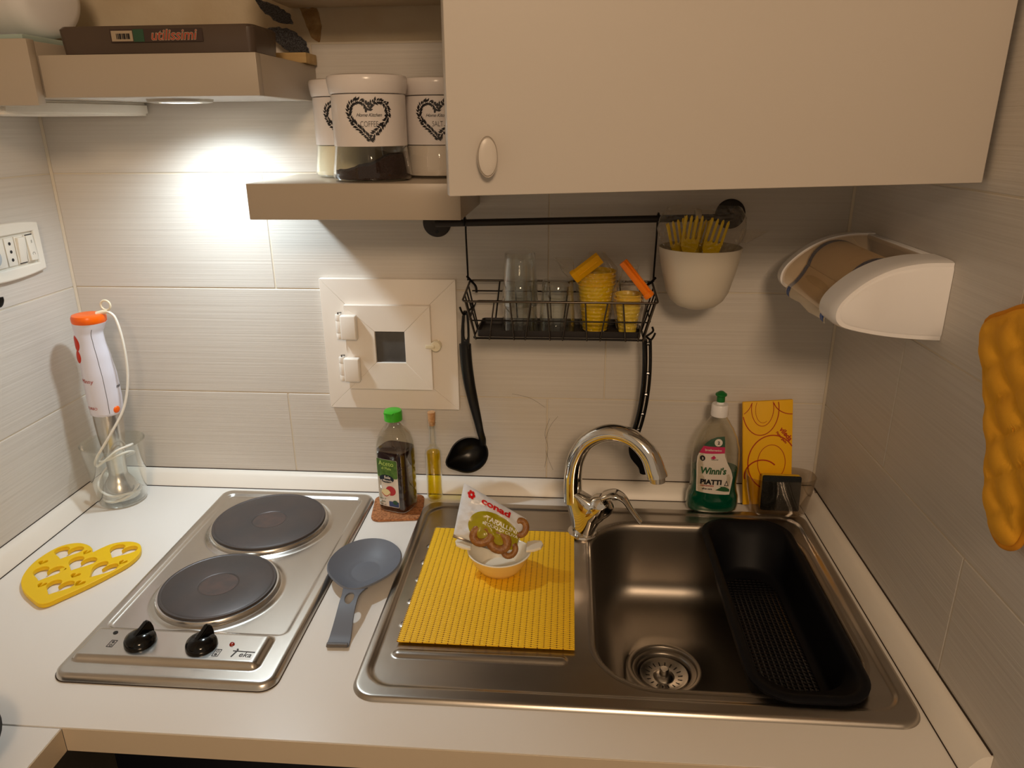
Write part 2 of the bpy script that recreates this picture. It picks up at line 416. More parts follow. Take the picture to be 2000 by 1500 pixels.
# hairline cracks in the grout and tile above the tap
cr = [[(.805, .1975), (.838, .1900), (.866, .1720)], [(.875, .15), (.866, .12), (.872, .09), (.866, .05)], [(.89, .155), (.876, .135), (.868, .11)], [(.868, .085), (.874, .065), (.882, .045)]]
for L in cr:
    obj('crack', tube(spline([(x, -.0001, z) for x, z in L], 5), .0002, 4), 'seal', wb)
pz = random.Random(3)
pp_ = [(.470, .842), (.498, .842), (.503, .815), (.497, .790), (.504, .772), (.494, .7935), (.484, .800), (.476, .822)]
pp_ = [(x + pz.uniform(-.001, .001), z + pz.uniform(-.001, .001)) for a_, b_ in zip(pp_, pp_[1:] + pp_[:1]) for k in range(4) for x, z in [(a_[0] + (b_[0] - a_[0]) * k / 4, a_[1] + (b_[1] - a_[1]) * k / 4)]]
obj('bare_patch', put(shape2d([pp_], .0012), FRONT(0, .0060, 0)), 'bare_plaster', wb, sm=0)
# worktop with the sink and hob cut-outs
SX0, SX1, SY1, SY0 = .6441, 1.332, -.0635, -.5635
def frame_slab(xs, ys, holes, z0, z1):
    bm = bmesh.new()
    for a, b in zip(xs[:-1], xs[1:]):
        for c, d in zip(ys[:-1], ys[1:]):
            mx, my = (a + b) / 2, (c + d) / 2
            if any(h[0] < mx < h[1] and h[2] < my < h[3] for h in holes): continue
            vs = [bm.verts.new((x, y, z)) for z in (z0, z1) for x, y in ((a, c), (b, c), (b, d), (a, d))]
            for f in ((3, 2, 1, 0), (4, 5, 6, 7), (0, 1, 5, 4), (1, 2, 6, 5), (2, 3, 7, 6), (3, 0, 4, 7)): bm.faces.new([vs[i] for i in f])
    bmesh.ops.remove_doubles(bm, verts=bm.verts, dist=1e-6)
    dup = {}
    for f in bm.faces: dup.setdefault(tuple(sorted(v.index for v in f.verts)), []).append(f)
    bm.verts.index_update(); dup = {}
    for f in bm.faces: dup.setdefault(tuple(sorted(v.index for v in f.verts)), []).append(f)
    bmesh.ops.delete(bm, geom=[f for L in dup.values() if len(L) > 1 for f in L], context='FACES')
    return from_bm(bm)
wt = thing('worktop', 'off-white laminate worktop holding the hob and the sink', 'worktop', (0, 0, 0))
obj('board', frame_slab([0, .28, .523, .93, 1.31, W], [-.6285, -.545, -.065, 0], [(.93, 1.31, -.545, -.065)], -.034, 0), 'laminate', wt, sm=0)
obj('front_edge', box(.322, W, -.6300, -.6286, -.034, -.0006, .0004, 1), 'laminate_edge', wt)
w2 = thing('worktop', 'off-white laminate worktop return coming forward from the left corner', 'worktop', (0, 0, 0))
obj('board', box(0, .3205, -1.25, -.6302, -.034, -.0004, .0008), 'laminate', w2)
obj('side_edge', box(.3206, .322, -1.25, -.6302, -.034, -.001, .0004, 1), 'laminate_edge', w2)
# base units filling the dark open space below, its shade put into their colour
bu = thing('base_cabinet', 'base cabinet under the main worktop, near-black navy standing for the dark void there', 'cabinet', (0, 0, -.9))
obj('carcass', box(.33, W - .002, -.555, -.54, 0, .864), 'navy_void_front', bu)
for i in range(3): obj('door', box(.333 + i * .344, .333 + i * .344 + .340, -.574, -.556, .10, .862, .002), 'navy_void_front', bu)
b2 = thing('base_cabinet', 'base cabinet under the left worktop return, near-black navy standing for the dark below', 'cabinet', (0, 0, -.9))
obj('carcass', box(.002, .29, -1.25, -.65, 0, .864), 'navy_void_front', b2)
for i in range(1): obj('door', box(.291, .305, -1.24, -.66, .10, .862, .002), 'navy_void_front', b2)
# upstand trims: sloped plastic profiles along the three walls
prof = [(0, 0), (.0277, 0), (.0265, .0035), (.0150, .0205), (.0105, .0245), (.0055, .0262), (0, .0262)]
def trim(name, f, a, b):
    rings = [[f(d, z, a) for d, z in prof], [f(d, z, b) for d, z in prof]]
    return struct(obj(name, loft(rings, True, True), 'upstand', sm=25))
t1 = trim('trim_1', lambda d, z, s: (s, -d - .0003, z + .0008), .0005, W - .0005)
t2 = trim('trim_2', lambda d, z, s: (d + .0003, s, z + .0008), -.0285, -1.2)
t3 = trim('trim_3', lambda d, z, s: (W - d - .0003, s, z + .0008), -.0285, -.624)
obj('seal_line', box(.03, W - .03, -.0289, -.0279, .0001, .0013), 'seal', t1)
obj('seal_line', box(.0279, .0289, -.6, -.029, .0001, .0013), 'seal', t2)
obj('seal_line', box(W - .0289, W - .0279, -.62, -.029, .0001, .0013), 'seal', t3)
obj('top_seal', box(.002, W - .002, -.0012, -.0001, .0268, .0284), 'seal', t1)
obj('top_seal', box(.0001, .0010, -.6, -.002, .0268, .0282), 'seal', t2)
obj('top_seal', box(W - .0016, W - .0001, -.622, -.002, .0268, .0288), 'seal', t3)

# ------------------------------------------------------------ sink
sk = thing('sink', 'stainless steel inset sink with drainer and one bowl', 'sink', (0, 0, 0))
cx, cy, hx, hy = (SX0 + SX1) / 2, (SY0 + SY1) / 2, (SX1 - SX0) / 2, (SY1 - SY0) / 2
BX0, BX1, BY0, BY1 = .946, 1.300, -.522, -.112
bcx, bcy, bhx, bhy, br = (BX0 + BX1) / 2, (BY0 + BY1) / 2, (BX1 - BX0) / 2, (BY1 - BY0) / 2, .085
icx, icy, ihx, ihy = (.659 + 1.314) / 2, (-.540 - .083) / 2, (1.314 - .659) / 2, (.540 - .083) / 2
ribs = [(-.2136), (-.2626), (-.3094), (-.365), (-.4173)]
def capsule(x, y, x0, x1, yy): return math.hypot(x - max(x0, min(x1, x)), y - yy)
def fsink(x, y):
    d = -sd(x, y, cx, cy, hx, hy, .032)
    z = .0004 + .0056 * math.sqrt(max(0, 1 - (1 - min(1, d / .006)) ** 2))
    di = -sd(x, y, icx, icy, ihx, ihy, .035)
    z -= .0034 * sst(-.003, .004, di)
    h = 0
    for (x0, x1, yy, r, hh) in [(.690, .905, -.4785, .0075, .0042), (.690, .905, -.1575, .0075, .0042)] + [(.685, .905, yy, .0058, .0034) for yy in ribs]:
        dd = capsule(x, y, x0, x1, yy)
        if dd < r: h = max(h, hh * math.sqrt(1 - (dd / r) ** 2))
    return z + h
obj('drainer_sheet', sheet_rr(cx, cy, hx, hy, .032, 300, 230, fsink, lambda x, y: sd(x, y, bcx, bcy, bhx, bhy, br) > -.002), 'steel_sink', sk, sm=60)
def ring(off, z, c=(0, 0)):
    return [(x, y, z) for x, y in resamp(rrect(bcx + c[0], bcy + c[1], bhx + off, bhy + off, max(.02, br + off), 20), 144)]
DC = (1.0680, -.303)
rings = [ring(.005, .0028), ring(.003, .0032), ring(0, .0030), ring(-.004, .0012), ring(-.007, -.004), ring(-.008, -.012)]
for k in range(1, 7): rings.append(ring(-.008 - .006 * k / 6, -.012 - .090 * k / 6))
for k in range(1, 9):
    a = k / 8 * math.pi / 2; rings.append(ring(-.014 - .042 * (1 - math.cos(a)), -.102 - .042 * math.sin(a)))
def dring(r, z):
    out = []
    for p in rings[0]:
        a = math.atan2(p[1] - DC[1], p[0] - DC[0]); out.append((DC[0] + r * math.cos(a), DC[1] + r * math.sin(a), z))
    return out
for t in (.25, .5, .75):
    a, b = rings[20 - 1 if False else len(rings) - 1] if t == .25 else base, dring(.060, -.1485)
    if t == .25: base = rings[-1]; a = base
    rings.append([tuple(Vector(p).lerp(Vector(q), t)) for p, q in zip(a, b)])
rings += [dring(.060, -.1485), dring(.0585, -.1478), dring(.052, -.1478), dring(.0505, -.1495), dring(.0500, -.153), dring(.043, -.154), dring(.0415, -.1565), dring(.040, -.175), dring(.002, -.175)]
bowl = obj('bowl', loft(rings, False, True), 'steel_bowl', sk, sm=60)
dr = obj('drain_strainer', lathe([(.0385, -.160), (.0375, -.1585), (.033, -.1600), (.028, -.1625), (.017, -.1640), (.0155, -.1620), (.010, -.1600), (.0075, -.1595), (.0072, -.1500), (.006, -.1490), (0, -.1488)], 40, *DC), 'steel', sk)
slot = box(-.0050, .0050, -.0009, .0009, 0, .0016)
for k in range(18):
    a = 2 * math.pi * k / 18; s = obj('slot', slot, 'print_black', dr, (DC[0] + .0265 * math.cos(a), DC[1] + .0265 * math.sin(a), -.1640), (0, R(-12), a), sm=0)
# ------------------------------------------------------------ colander tray over the sink
ct = thing('colander_tray', 'long dark navy plastic colander tray laid across the sink bowl', 'colander', (1.2130, -.3235, .0080))
def cring(off, z, r0=.05): return [(x, y, z) for x, y in rrect(0, 0, .0745 + off, .2165 + off * (2.3 if z < .003 and off < 0 else 1), (max(.03, .066 + off * .8) if z < .003 and off < 0 else max(.012, r0 + off)), 10)]
cr_ = [cring(0, .0000), cring(.0005, .004), cring(-.003, .0062), cring(-.010, .0062), cring(-.0125, .004), cring(-.0145, -.010), cring(-.020, -.060), cring(-.024, -.066), cring(-.032, -.0685)]
obj('rim_and_walls', solid(loft(cr_), .0012), 'colander', ct, sm=50)
V = []; F = []; px_, py_ = .0062, .0085
nx_, ny_ = 12, 40
ow, oh = .0745 - .031, .2165 - .072
xs_ = [-ow + 2 * ow * i / nx_ for i in range(nx_ + 1)]; ys_ = [-oh + 2 * oh * i / ny_ for i in range(ny_ + 1)]
for i in range(nx_):
    for j in range(ny_):
        a, b, c, d = xs_[i], xs_[i + 1], ys_[j], ys_[j + 1]; n = len(V)
        if sd((a + b) / 2, (c + d) / 2, 0, 0, ow, oh, .03) > -.001: continue
        m = .30; ia, ib, ic, id_ = a + (b - a) * m, b - (b - a) * m, c + (d - c) * m, d - (d - c) * m
        V += [(a, c, 0), (b, c, 0), (b, d, 0), (a, d, 0), (ia, ic, .0006), (ib, ic, .0006), (ib, id_, .0006), (ia, id_, .0006), (ia, ic, -.0014), (ib, ic, -.0014), (ib, id_, -.0014), (ia, id_, -.0014)]
        for q in range(4):
            r_ = (q + 1) % 4; F += [(n + q, n + r_, n + 4 + r_, n + 4 + q), (n + 4 + q, n + 4 + r_, n + 8 + r_, n + 8 + q)]
pf = mk(V, F); pf.transform(Matrix.Translation((0, 0, -.0685)))
o = obj('perforated_floor', pf, 'colander_gloss', ct, sm=0); o['kind'] = 'stuff'
# ------------------------------------------------------------ tap
tp = thing('kitchen_tap', 'chrome swan-neck mixer tap beside the sink bowl', 'tap', (.9370, -.1560, .0030))
o0 = Vector((.9370, -.1560, .0030))
L = lambda P: [Vector(p) - o0 for p in P]
obj('base_ring', lathe([(0, 0), (.0255, 0), (.0265, .002), (.025, .005), (.022, .006), (0, .006)]), 'chrome', tp)
# body: narrow foot flaring into a saddle that carries the spout (left) and the lever cartridge (right)
bd = []
for z, xl, xr, b in [(.005, -.020, .020, .020), (.015, -.0205, .023, .0205), (.030, -.0245, .030, .021), (.045, -.029, .033, .021), (.056, -.0315, .033, .020), (.064, -.0325, .029, .0185), (.071, -.0325, .016, .0170), (.077, -.0320, .001, .0155), (.081, -.0310, -.006, .012)]:
    c = (xl + xr) / 2; a = (xr - xl) / 2
    q = sup(a, b, 2.0, z, 40); bd.append([((x + c) * .94 + y * .33 * 0, (y - (x + c) * .34), z_) for x, y, z_ in q])
obj('body', loft(bd, True, True), 'chrome', tp, sm=70)
sp = spline(L([(.9200, -.1500, .060), (.9190, -.1497, .1075), (.9245, -.1526, .1450), (.9420, -.1614, .1790), (.9743, -.1772, .2005), (1.0090, -.1947, .1995), (1.0350, -.2078, .1780), (1.0470, -.2140, .1500), (1.0490, -.2150, .1440)]), 9)
n = len(sp); obj('spout', tube(sp, [.0158 - .0018 * sst(0, .35, i / n) + .0024 * sst(.62, .95, i / n) for i in range(n)], 28), 'chrome', tp, sm=60)
tip = L([(1.0490, -.2150, .1440)])[0]
obj('aerator', tube([tip + Vector((.0000, 0, .003)), tip + Vector((.0012, -.0006, -.009))], .0120, 28), 'steel', tp, sm=40)
dv = Vector((.62, -.22, .75)).normalized(); hub0 = L([(.9500, -.1610, .043)])[0]
hb = M3(hub0, dv.cross(Vector((0, 1, 0))), Vector((0, 1, 0)))
hb = Matrix.Translation(hub0) @ dv.to_track_quat('Z', 'Y').to_matrix().to_4x4()
obj('cartridge_collar', put(lathe([(0, 0), (.0205, 0), (.0210, .010), (.0200, .0165), (0, .0165)], 36), hb), 'chrome', tp)
hl = obj('lever', put(lathe([(0, .017), (.0208, .017), (.0216, .024), (.0208, .033), (.0160, .0410), (.008, .0445), (0, .0450)], 36), hb), 'chrome', tp)
lp = spline(L([(.9700, -.1690, .0830), (.9860, -.1740, .0900), (1.0020, -.1790, .0840), (1.0130, -.1832, .0690), (1.0230, -.1866, .0560), (1.0310, -.1893, .0465)]), 6)
nn = len(lp); obj('lever_blade', tube(lp, [.0160 - .0085 * sst(0, .75, i / nn) for i in range(nn)], 16, flat=((.55, -.2, .8), .36)), 'chrome', hl, sm=70)

# ------------------------------------------------------------ hob
HX0, HX1, HY1, HY0 = .2544, .5488, -.0477, -.5577
hb_ = thing('electric_hob', 'stainless steel two-plate electric hob set in the worktop', 'hob', (0, 0, 0))
hcx, hcy, hhx, hhy = (HX0 + HX1) / 2, (HY0 + HY1) / 2, (HX1 - HX0) / 2, (HY1 - HY0) / 2
PL = [(.3935, -.1745, .0945), (.3915, -.3660, .0835)]
def fhob(x, y):
    d = -sd(x, y, hcx, hcy, hhx, hhy, .022)
    z = .0008 + .0092 * math.sqrt(max(0, 1 - (1 - min(1, d / .009)) ** 2))
    di = -sd(x, y, hcx - .0005, -.2645, hhx - .0190, .1960, .012)
    z -= .0040 * sst(-.002, .003, di)
    for a, b, r in PL:
        q = math.hypot(x - a, y - b); z += .0040 * (1 - sst(r + .004, r + .014, q)) * sst(0, .004, di + .004)
    # raised control panel, with a broad sloping right end
    dp = -sd(x, y, .3935, -.4990, .1310, .0370, .014)
    z = max(z, .0060 + .0115 * sst(-.001, .012, dp) * (1 - .55 * sst(.508, .526, x))) if dp > -.001 else z
    return z
obj('hob_sheet', sheet_rr(hcx, hcy, hhx, hhy, .022, 150, 250, fhob), 'steel', hb_, sm=60)
obj('hob_gasket', put(shape2d([rrect(hcx, hcy, hhx + .0006, hhy + .0006, .022)], .0010), Matrix.Translation((0, 0, .0002))), 'seal', hb_)
for a, b, r in PL:
    pl = obj('hotplate', lathe([(0, .0188), (.028, .0188), (.0292, .0196), (.0305, .0198), (r - .007, .0200), (r - .0045, .0192), (r - .0030, .0198), (r - .0005, .0196), (r, .0185), (r, .0100), (0, .0100)], 72, a, b), 'cast_iron', hb_, sm=25)
    obj('plate_centre', lathe([(0, .0192), (.004, .0193), (.0272, .0190), (.0272, .0185), (0, .0185)], 40, a, b), 'rusty_iron', pl)
    obj('spill_ring', lathe([(r + .0004, .0165), (r + .0030, .0165), (r + .0042, .0150), (r + .0056, .0105), (r + .0056, .0095), (r + .0004, .0095)], 72, a, b), 'steel', pl)
for kx, ky, an in ((.3450, -.4965, 62), (.4305, -.4985, 66)):
    kn = obj('knob', lathe([(0, .0165), (.0195, .0165), (.0205, .0185), (.0200, .0225), (.0180, .0265), (.0130, .0300), (.006, .0315), (0, .0318)], 36), 'black_gloss', hb_, (kx, ky, 0))
    P = [(-.0155, .017), (.0190, .017), (.0195, .030), (.0165, .0405), (.0120, .0425), (.0040, .0375), (-.0090, .0300), (-.0150, .0250)]
    bm = bmesh.new(); A = [bm.verts.new((x, -.0042, z)) for x, z in P]; B = [bm.verts.new((x, .0042, z)) for x, z in P]
    bm.faces.new(A); bm.faces.new(B[::-1])
    for q in range(len(P)): bm.faces.new((A[q], B[q], B[(q + 1) % len(P)], A[(q + 1) % len(P)]))
    bmesh.ops.recalc_face_normals(bm, faces=bm.faces); bmesh.ops.bevel(bm, geom=list(bm.edges), offset=.0014, segments=2, affect='EDGES')
    obj('grip', from_bm(bm), 'black_gloss', kn, rot=(0, 0, R(an)))
    obj('pointer_line', box(.0165, .0200, -.0006, .0006, .0250, .0405), 'label_white', kn, rot=(0, 0, R(an)), sm=0) if False else None
ZP = .0176
obj('pilot_light', lathe([(0, ZP + .003), (.002, ZP + .0026), (.0034, ZP + .0008), (.0034, ZP - .002), (0, ZP - .002)], 20, .4700, -.4940), 'led_red', hb_)
obj('screw_hole', lathe([(0, ZP + .0008), (.0032, ZP + .0006), (.0034, ZP - .002), (0, ZP - .002)], 20, .3010, -.4815), 'black_plastic', hb_)
HB = lambda x, y, a=-2: Matrix.Translation((x, y, ZP)) @ Matrix.Rotation(R(a), 4, 'Z')
obj('lettering', put(join(put(text('eka', .0125, .0004, .12), Matrix.Translation((.0060, 0, 0))), put(box(-.0135, .0165, .0056, .0066, 0, .0004), Matrix.Identity(4)), put(box(-.0008, .0008, -.0052, .0060, 0, .0004), Matrix.Translation((-.0098, 0, 0)) @ Matrix.Rotation(R(-14), 4, 'Z')), put(lathe([(0, .0006), (.0013, .0006), (.0013, 0), (0, 0)], 14), Matrix.Translation((-.0085, .0090, 0)))), HB(.4900, -.5125)), 'print_grey', hb_, sm=0)
def icon(x, y, flip):
    fr = shape2d([[(-.0042, -.0068), (.0042, -.0068), (.0042, .0068), (-.0042, .0068)], [(-.0036, -.0062), (-.0036, .0062), (.0036, .0062), (.0036, -.0062)]], .0003)
    d1 = shape2d([circ(0, .003, .0019, n=14)], .0003); d2 = shape2d([circ(0, -.003, .0021, n=14), circ(0, -.003, .0016, n=14)], .0003)
    if flip: d1.transform(Matrix.Rotation(math.pi, 4, 'Z')); d2.transform(Matrix.Rotation(math.pi, 4, 'Z'))
    obj('plate_symbol', put(join(fr, d1, d2), HB(x, y)), 'print_grey', hb_, sm=0)
icon(.3090, -.5030, False); icon(.4570, -.5110, True)

# ------------------------------------------------------------ heart trivet
tvo = [tuple(p)[:2] for p in spline([(.1470, -.4150, 0), (.1180, -.4010, 0), (.0900, -.3800, 0), (.0700, -.3530, 0), (.0600, -.3180, 0), (.0620, -.2860, 0), (.0720, -.2630, 0), (.0920, -.2530, 0), (.1130, -.2580, 0), (.1270, -.2680, 0), (.1350, -.2790, 0), (.1420, -.2660, 0), (.1540, -.2500, 0), (.1780, -.2430, 0), (.2000, -.2510, 0), (.2130, -.2750, 0), (.2120, -.3030, 0), (.2010, -.3300, 0), (.1850, -.3620, 0), (.1660, -.3920, 0)], 4, True)]
tvh = [heart(a * 1.17 + .002, b * 1.17 + .002, 36, x, y, R(r)) for x, y, a, b, r in
    [(.0930, -.2830, .039, .034, 6), (.1790, -.2735, .040, .036, -8), (.1340, -.3120, .038, .036, -4), (.1790, -.3270, .034, .040, -14), (.0990, -.3420, .039, .036, 6), (.1410, -.3760, .036, .034, -4),
     (.1680, -.3640, .013, .014, -10), (.2010, -.3040, .011, .012, -10), (.1250, -.2800, .010, .012, 0), (.1480, -.3440, .013, .012, 0), (.0730, -.3130, .012, .012, 10), (.1130, -.3720, .011, .012, 0), (.1190, -.3300, .006, .007, 0)]]
tv = tag(obj('heart_trivet', put(shape2d([tvo] + tvh, .0075, .0010, 1, False), Matrix.Translation((0, 0, .0010))), 'yellow_silicone'), 'yellow heart-shaped silicone trivet with heart cut-outs left of the hob', 'trivet')

# ------------------------------------------------------------ spoon rest
sr = thing('spoon_rest', 'grey silicone spoon rest between the hob and the sink', 'spoon rest', (.5960, -.2960, .0010), (0, 0, R(0)))
ax = R(-87.5)
def srf(a):
    q = abs((a - ax + math.pi) % (2 * math.pi) - math.pi)
    r = 1 / math.sqrt((math.sin(a) / .0660) ** 2 + (math.cos(a) / .0570) ** 2)
    return r * (1 + .16 * math.exp(-(q / .38) ** 2))
dish = polar(srf, lambda t, a: .0018 + .0014 * sst(.42, .46, t) + .0185 * max(0, (t - .44) / .56) ** 1.55, 22, 72)
obj('dish', solid(dish, .0028), 'grey_silicone', sr, sm=50)
# handle with an oval hole, arched off the worktop
hd = Vector((math.cos(ax), math.sin(ax))); hn = Vector((-hd.y, hd.x))
def hw(s): return .0175 - .0050 * sst(0, .32, s) + .0030 * sst(.5, 1, s)
outl = [(.062 + .112 * s, hw(s)) for s in [k / 20 for k in range(21)]]
outl = outl + [(a, -b) for a, b in outl[::-1]]
hs = shape2d([outl, circ(.0985, 0, .0125, .0062, 28)], .0028, .0006)
bm = bmesh.new(); bm.from_mesh(hs); bmesh.ops.triangulate(bm, faces=bm.faces)
for k in range(24):
    s = .062 + .112 * k / 24; bmesh.ops.bisect_plane(bm, geom=list(bm.verts) + list(bm.edges) + list(bm.faces), plane_co=(s, 0, 0), plane_no=(1, 0, 0))
bm.to_mesh(hs); bm.free()
def hz(a):
    s = max(0, min(1, (a - .062) / .112)); return .0160 + .0090 * math.sin(math.pi * min(1, s * 1.15) ** .8) - .0150 * sst(.25, 1, s)
vmap(hs, lambda c: Vector((hd.x * c.x + hn.x * c.y, hd.y * c.x + hn.y * c.y, hz(c.x) + c.z - .0015)))
obj('handle', hs, 'grey_silicone', sr, sm=50)
e0 = hd * .174; obj('handle_lip', tube([(e0.x + hn.x * .0140, e0.y + hn.y * .0140, .0035), (e0.x - hn.x * .0140, e0.y - hn.y * .0140, .0035)], .0032, 10), 'grey_lip', sr)

# ------------------------------------------------------------ placemat on the drainer
pm = sheet(.6830, .9225, -.4600, -.1620, 26, 32, lambda x, y: .0074 + .0003 * math.sin(x * 60) * math.cos(y * 45))
tag(obj('placemat', solid(pm, .0014), 'placemat', sm=40), 'yellow woven placemat laid over the sink drainer', 'placemat')
MATZ = .0078
# ------------------------------------------------------------ dish and bag of crackers
ds = thing('serving_dish', 'small white and yellow eared dish on the yellow placemat', 'dish', (.8060, -.2850, MATZ + .0002))
def drim(r1, r2, z, wave=0): return [(r1 * math.cos(t), r2 * math.sin(t), .84 * (z + wave * (math.cos(2 * t)))) for t in [2 * math.pi * k / 56 for k in range(56)]]
outer = [drim(.002, .002, .0005), drim(.026, .022, 0), drim(.029, .025, .0015), drim(.036, .031, .012), drim(.043, .037, .026), drim(.049, .042, .040, .002)]
obj('outside', loft(outer, True), 'porcelain_yellow', ds, sm=50)
inner = [drim(.0492, .0422, .0400, .002), drim(.0495, .0425, .0415, .002), drim(.0480, .0410, .0422, .002), drim(.0462, .0392, .0410, .002), drim(.040, .034, .026), drim(.030, .026, .008), drim(.002, .002, .006)]
obj('inside', loft(inner, False, True), 'porcelain', ds, sm=50)
for s in (-1, 1):
    ear = [(s * .044, -.013), (s * .056, -.014), (s * .067, -.010), (s * .0700, .0), (s * .067, .010), (s * .056, .014), (s * .044, .013)]
    obj('ear_handle', put(shape2d([ear], .0042, .0012, 1), Matrix.Translation((0, 0, .0325)) @ Matrix.Rotation(R(-s * 12), 4, 'Y')), 'porcelain', ds, sm=40)
bgc = Vector((.7910, -.2690, .0860)); nv = Vector((.1, -.86, .50)).normalized(); E1 = Vector((1, 0, 0)); E1 = (E1 - nv * E1.dot(nv)).normalized(); E2 = nv.cross(E1)
if E2.z < 0: E2 = -E2
bag = thing('cracker_bag', 'opened white and green bag of small ring crackers standing in the dish', 'bag', tuple(bgc))
TL, TR, BR_, BL = (-.0430, .0570), (.0560, .0050), (.0390, -.0520), (-.0560, -.0240)
def bagp(s, t, side=1, off=0.):
    a = [TL[i] * (1 - s) * t + TR[i] * s * t + BL[i] * (1 - s) * (1 - t) + BR_[i] * s * (1 - t) for i in (0, 1)]
    e = max(0, s * (1 - s) * 4) ** .55 * max(0, t * (1 - t) * 4) ** .5
    h = .0195 * e * (1 - .35 * t)
    cr = noise.noise((s * 6 + 3, t * 6, side * 3.1)) * .0042 + noise.noise((s * 15, t * 13 + 5, side)) * .0016
    sg = .0035 * noise.noise((s * 4, t * 4, 9)) * (1 - e)
    return E1 * a[0] + E2 * a[1] + nv * (side * (h + cr * (.25 + .75 * e) * (1 if side > 0 else .6)) + sg + off)
NB = 40
for side, nm in ((1, 'front_film'), (-1, 'back_film')):
    V = [bagp(i / NB, j / NB, side) for j in range(NB + 1) for i in range(NB + 1)]
    F = [(j * (NB + 1) + i, j * (NB + 1) + i + 1, (j + 1) * (NB + 1) + i + 1, (j + 1) * (NB + 1) + i) for j in range(NB) for i in range(NB)]
    obj(nm, mk(V, F), 'bag_white', bag, sm=70)
def bprint(nm, m, loops_st):
    me = dense(shape2d(loops_st, .0001), 3); vmap(me, lambda c: bagp(c.x, c.y, 1, .0007 + c.z)); return obj(nm, me, m, bag, sm=0)
gp = polar(lambda a: 1, lambda t, a: 0, 16, 44)
vmap(gp, lambda c: bagp(min(.985, .61 + .42 * c.x), max(.03, .34 + (.41 if c.y > 0 else .32) * c.y), 1, .0007)); obj('green_panel', gp, 'bag_green', bag, sm=60)
def btext(s, size, s0, t0, m, ks=10.0, kt=13.5, bold=0, rot=0, shear=0):
    me = dense(text(s, size, .0001, shear, bold), 1); r = R(rot)
    return obj('lettering', vmap(me, lambda c: bagp(s0 + ks * (c.x * math.cos(r) - c.y * math.sin(r)), t0 + kt * (c.x * math.sin(r) + c.y * math.cos(r)), 1, .0015 + c.z)), m, bag, sm=0)
btext('TARALLINI', .0105, .68, .575, 'bag_white_print', bold=.0002); btext("all'OLIO DI OLIVA", .0072, .68, .465, 'bag_white_print', bold=.0001)
btext('conad', .0145, .54, .865, 'bag_red', 13, 12, bold=.0006)
fl = [circ(.145 + .038 * math.cos(2 * math.pi * k / 6), .865 + .052 * math.sin(2 * math.pi * k / 6), .024, .033, 12) for k in range(6)]
for f in fl: bprint('flower_petal', 'bag_red', [f])
for s_, t_, r_, tz in ((.44, .21, .0140, 20), (.70, .21, .0145, -30), (.90, .11, .0100, 50), (.955, .72, .0110, 80)):
    tr = []
    for k in range(24):
        a = 2 * math.pi * k / 24; tr.append((r_ * math.cos(a), r_ * math.sin(a) * .82, 0))
    m4 = Matrix.Translation(bagp(s_, t_, 1, -.0008)) @ M3((0, 0, 0), E1, E2) @ Matrix.Rotation(R(tz), 4, 'Z') @ Matrix.Diagonal((1, 1, .55, 1))
    obj('ring_cracker', put(tube(tr, .0066 * r_ / .0140, 10, True), m4), 'cracker', bag, sm=70)
obj('foil_seal', tube([bagp(k / 16, 0, 1, .001) + E2 * (-.0005) for k in range(17)], .0026, 6, flat=(tuple(nv), .25)), 'bag_foil', bag)

# ------------------------------------------------------------ vinegar bottle on a cork coaster
co = tag(obj('cork_coaster', put(shape2d([rrect(0, 0, .046, .046, .016, 6)], .0045, .0010, 1), Matrix.Translation((.6010, -.0885, .0008)) @ Matrix.Rotation(R(8), 4, 'Z')), 'cork', sm=40), 'square cork coaster under the vinegar bottle', 'coaster')
vb = thing('vinegar_bottle', 'square bottle of dark apple vinegar with a green cap on the cork coaster', 'bottle', (.6020, -.0870, .0056), (0, 0, R(-17)))
VT = [(0, .027, .024), (.004, .0305, .027), (.05, .0305, .027), (.112, .0305, .027), (.128, .0300, .0265), (.143, .0275, .0245), (.155, .0210, .0200), (.162, .0150, .0150), (.170, .0130, .0130)]
def vsec(z, off=0):
    a, b = interp(VT, z); n = 4.2 if z < .115 else max(2, 4.2 - 2.2 * (z - .115) / .045); return sup(a - off, b - off, n, z, 56)
zs = [.0, .002, .004] + [.006 + .004 * k for k in range(27)] + [.114 + .004 * k for k in range(15)]
obj('clear_body', loft([vsec(z) for z in zs], True, False), 'bottle_pet', vb, sm=60)
obj('vinegar_fill', loft([vsec(max(z, .0015), .0012 + (.0009 * math.sin(z * 420) if .02 < z < .1 else 0)) for z in zs if z < .121], True, True), 'vinegar', vb, sm=60)
obj('neck_ring', lathe([(.0130, .169), (.0150, .1695), (.0150, .1715), (.0130, .172)], 32), 'bottle_pet', vb)
cp = obj('cap', lathe([(0, .190), (.0120, .190), (.0150, .1890), (.0160, .1865), (.0160, .1715), (0, .1715)], 36), 'green_cap', vb)
obj('cap_tab', box(-.009, .009, -.0175, -.008, .1860, .1890, .001), 'green_cap', cp)
def vfront(x, z, off):
    a, b = interp(VT, z); n = 4.2; return -b * max(0, 1 - abs(x / a) ** n) ** (1 / n) - off
VLX = -.004
def vlab(nm, m, loops, off, par=vb, sub=2, sm=0):
    me = dense(shape2d(loops, .0001), sub); return obj(nm, vmap(me, lambda c: Vector((c.x + VLX, vfront(c.x + VLX, c.y, off + c.z), c.y))), m, par, sm=sm)
lb = vlab('label', 'label_white', [rrect(0, .0585, .0215, .0465, .003, 3)], .0003, sub=3)
vlab('label_top', 'label_green', [rrect(0, .0870, .0212, .0178, .003, 3)], .0006, lb, 3)
vlab('label_oval', 'label_navy', [circ(-.001, .0675, .0148, .0078)], .0010, lb)
vlab('apple', 'apple_red', [circ(.0060, .0445, .0100, .0095, 20)], .0007, lb)
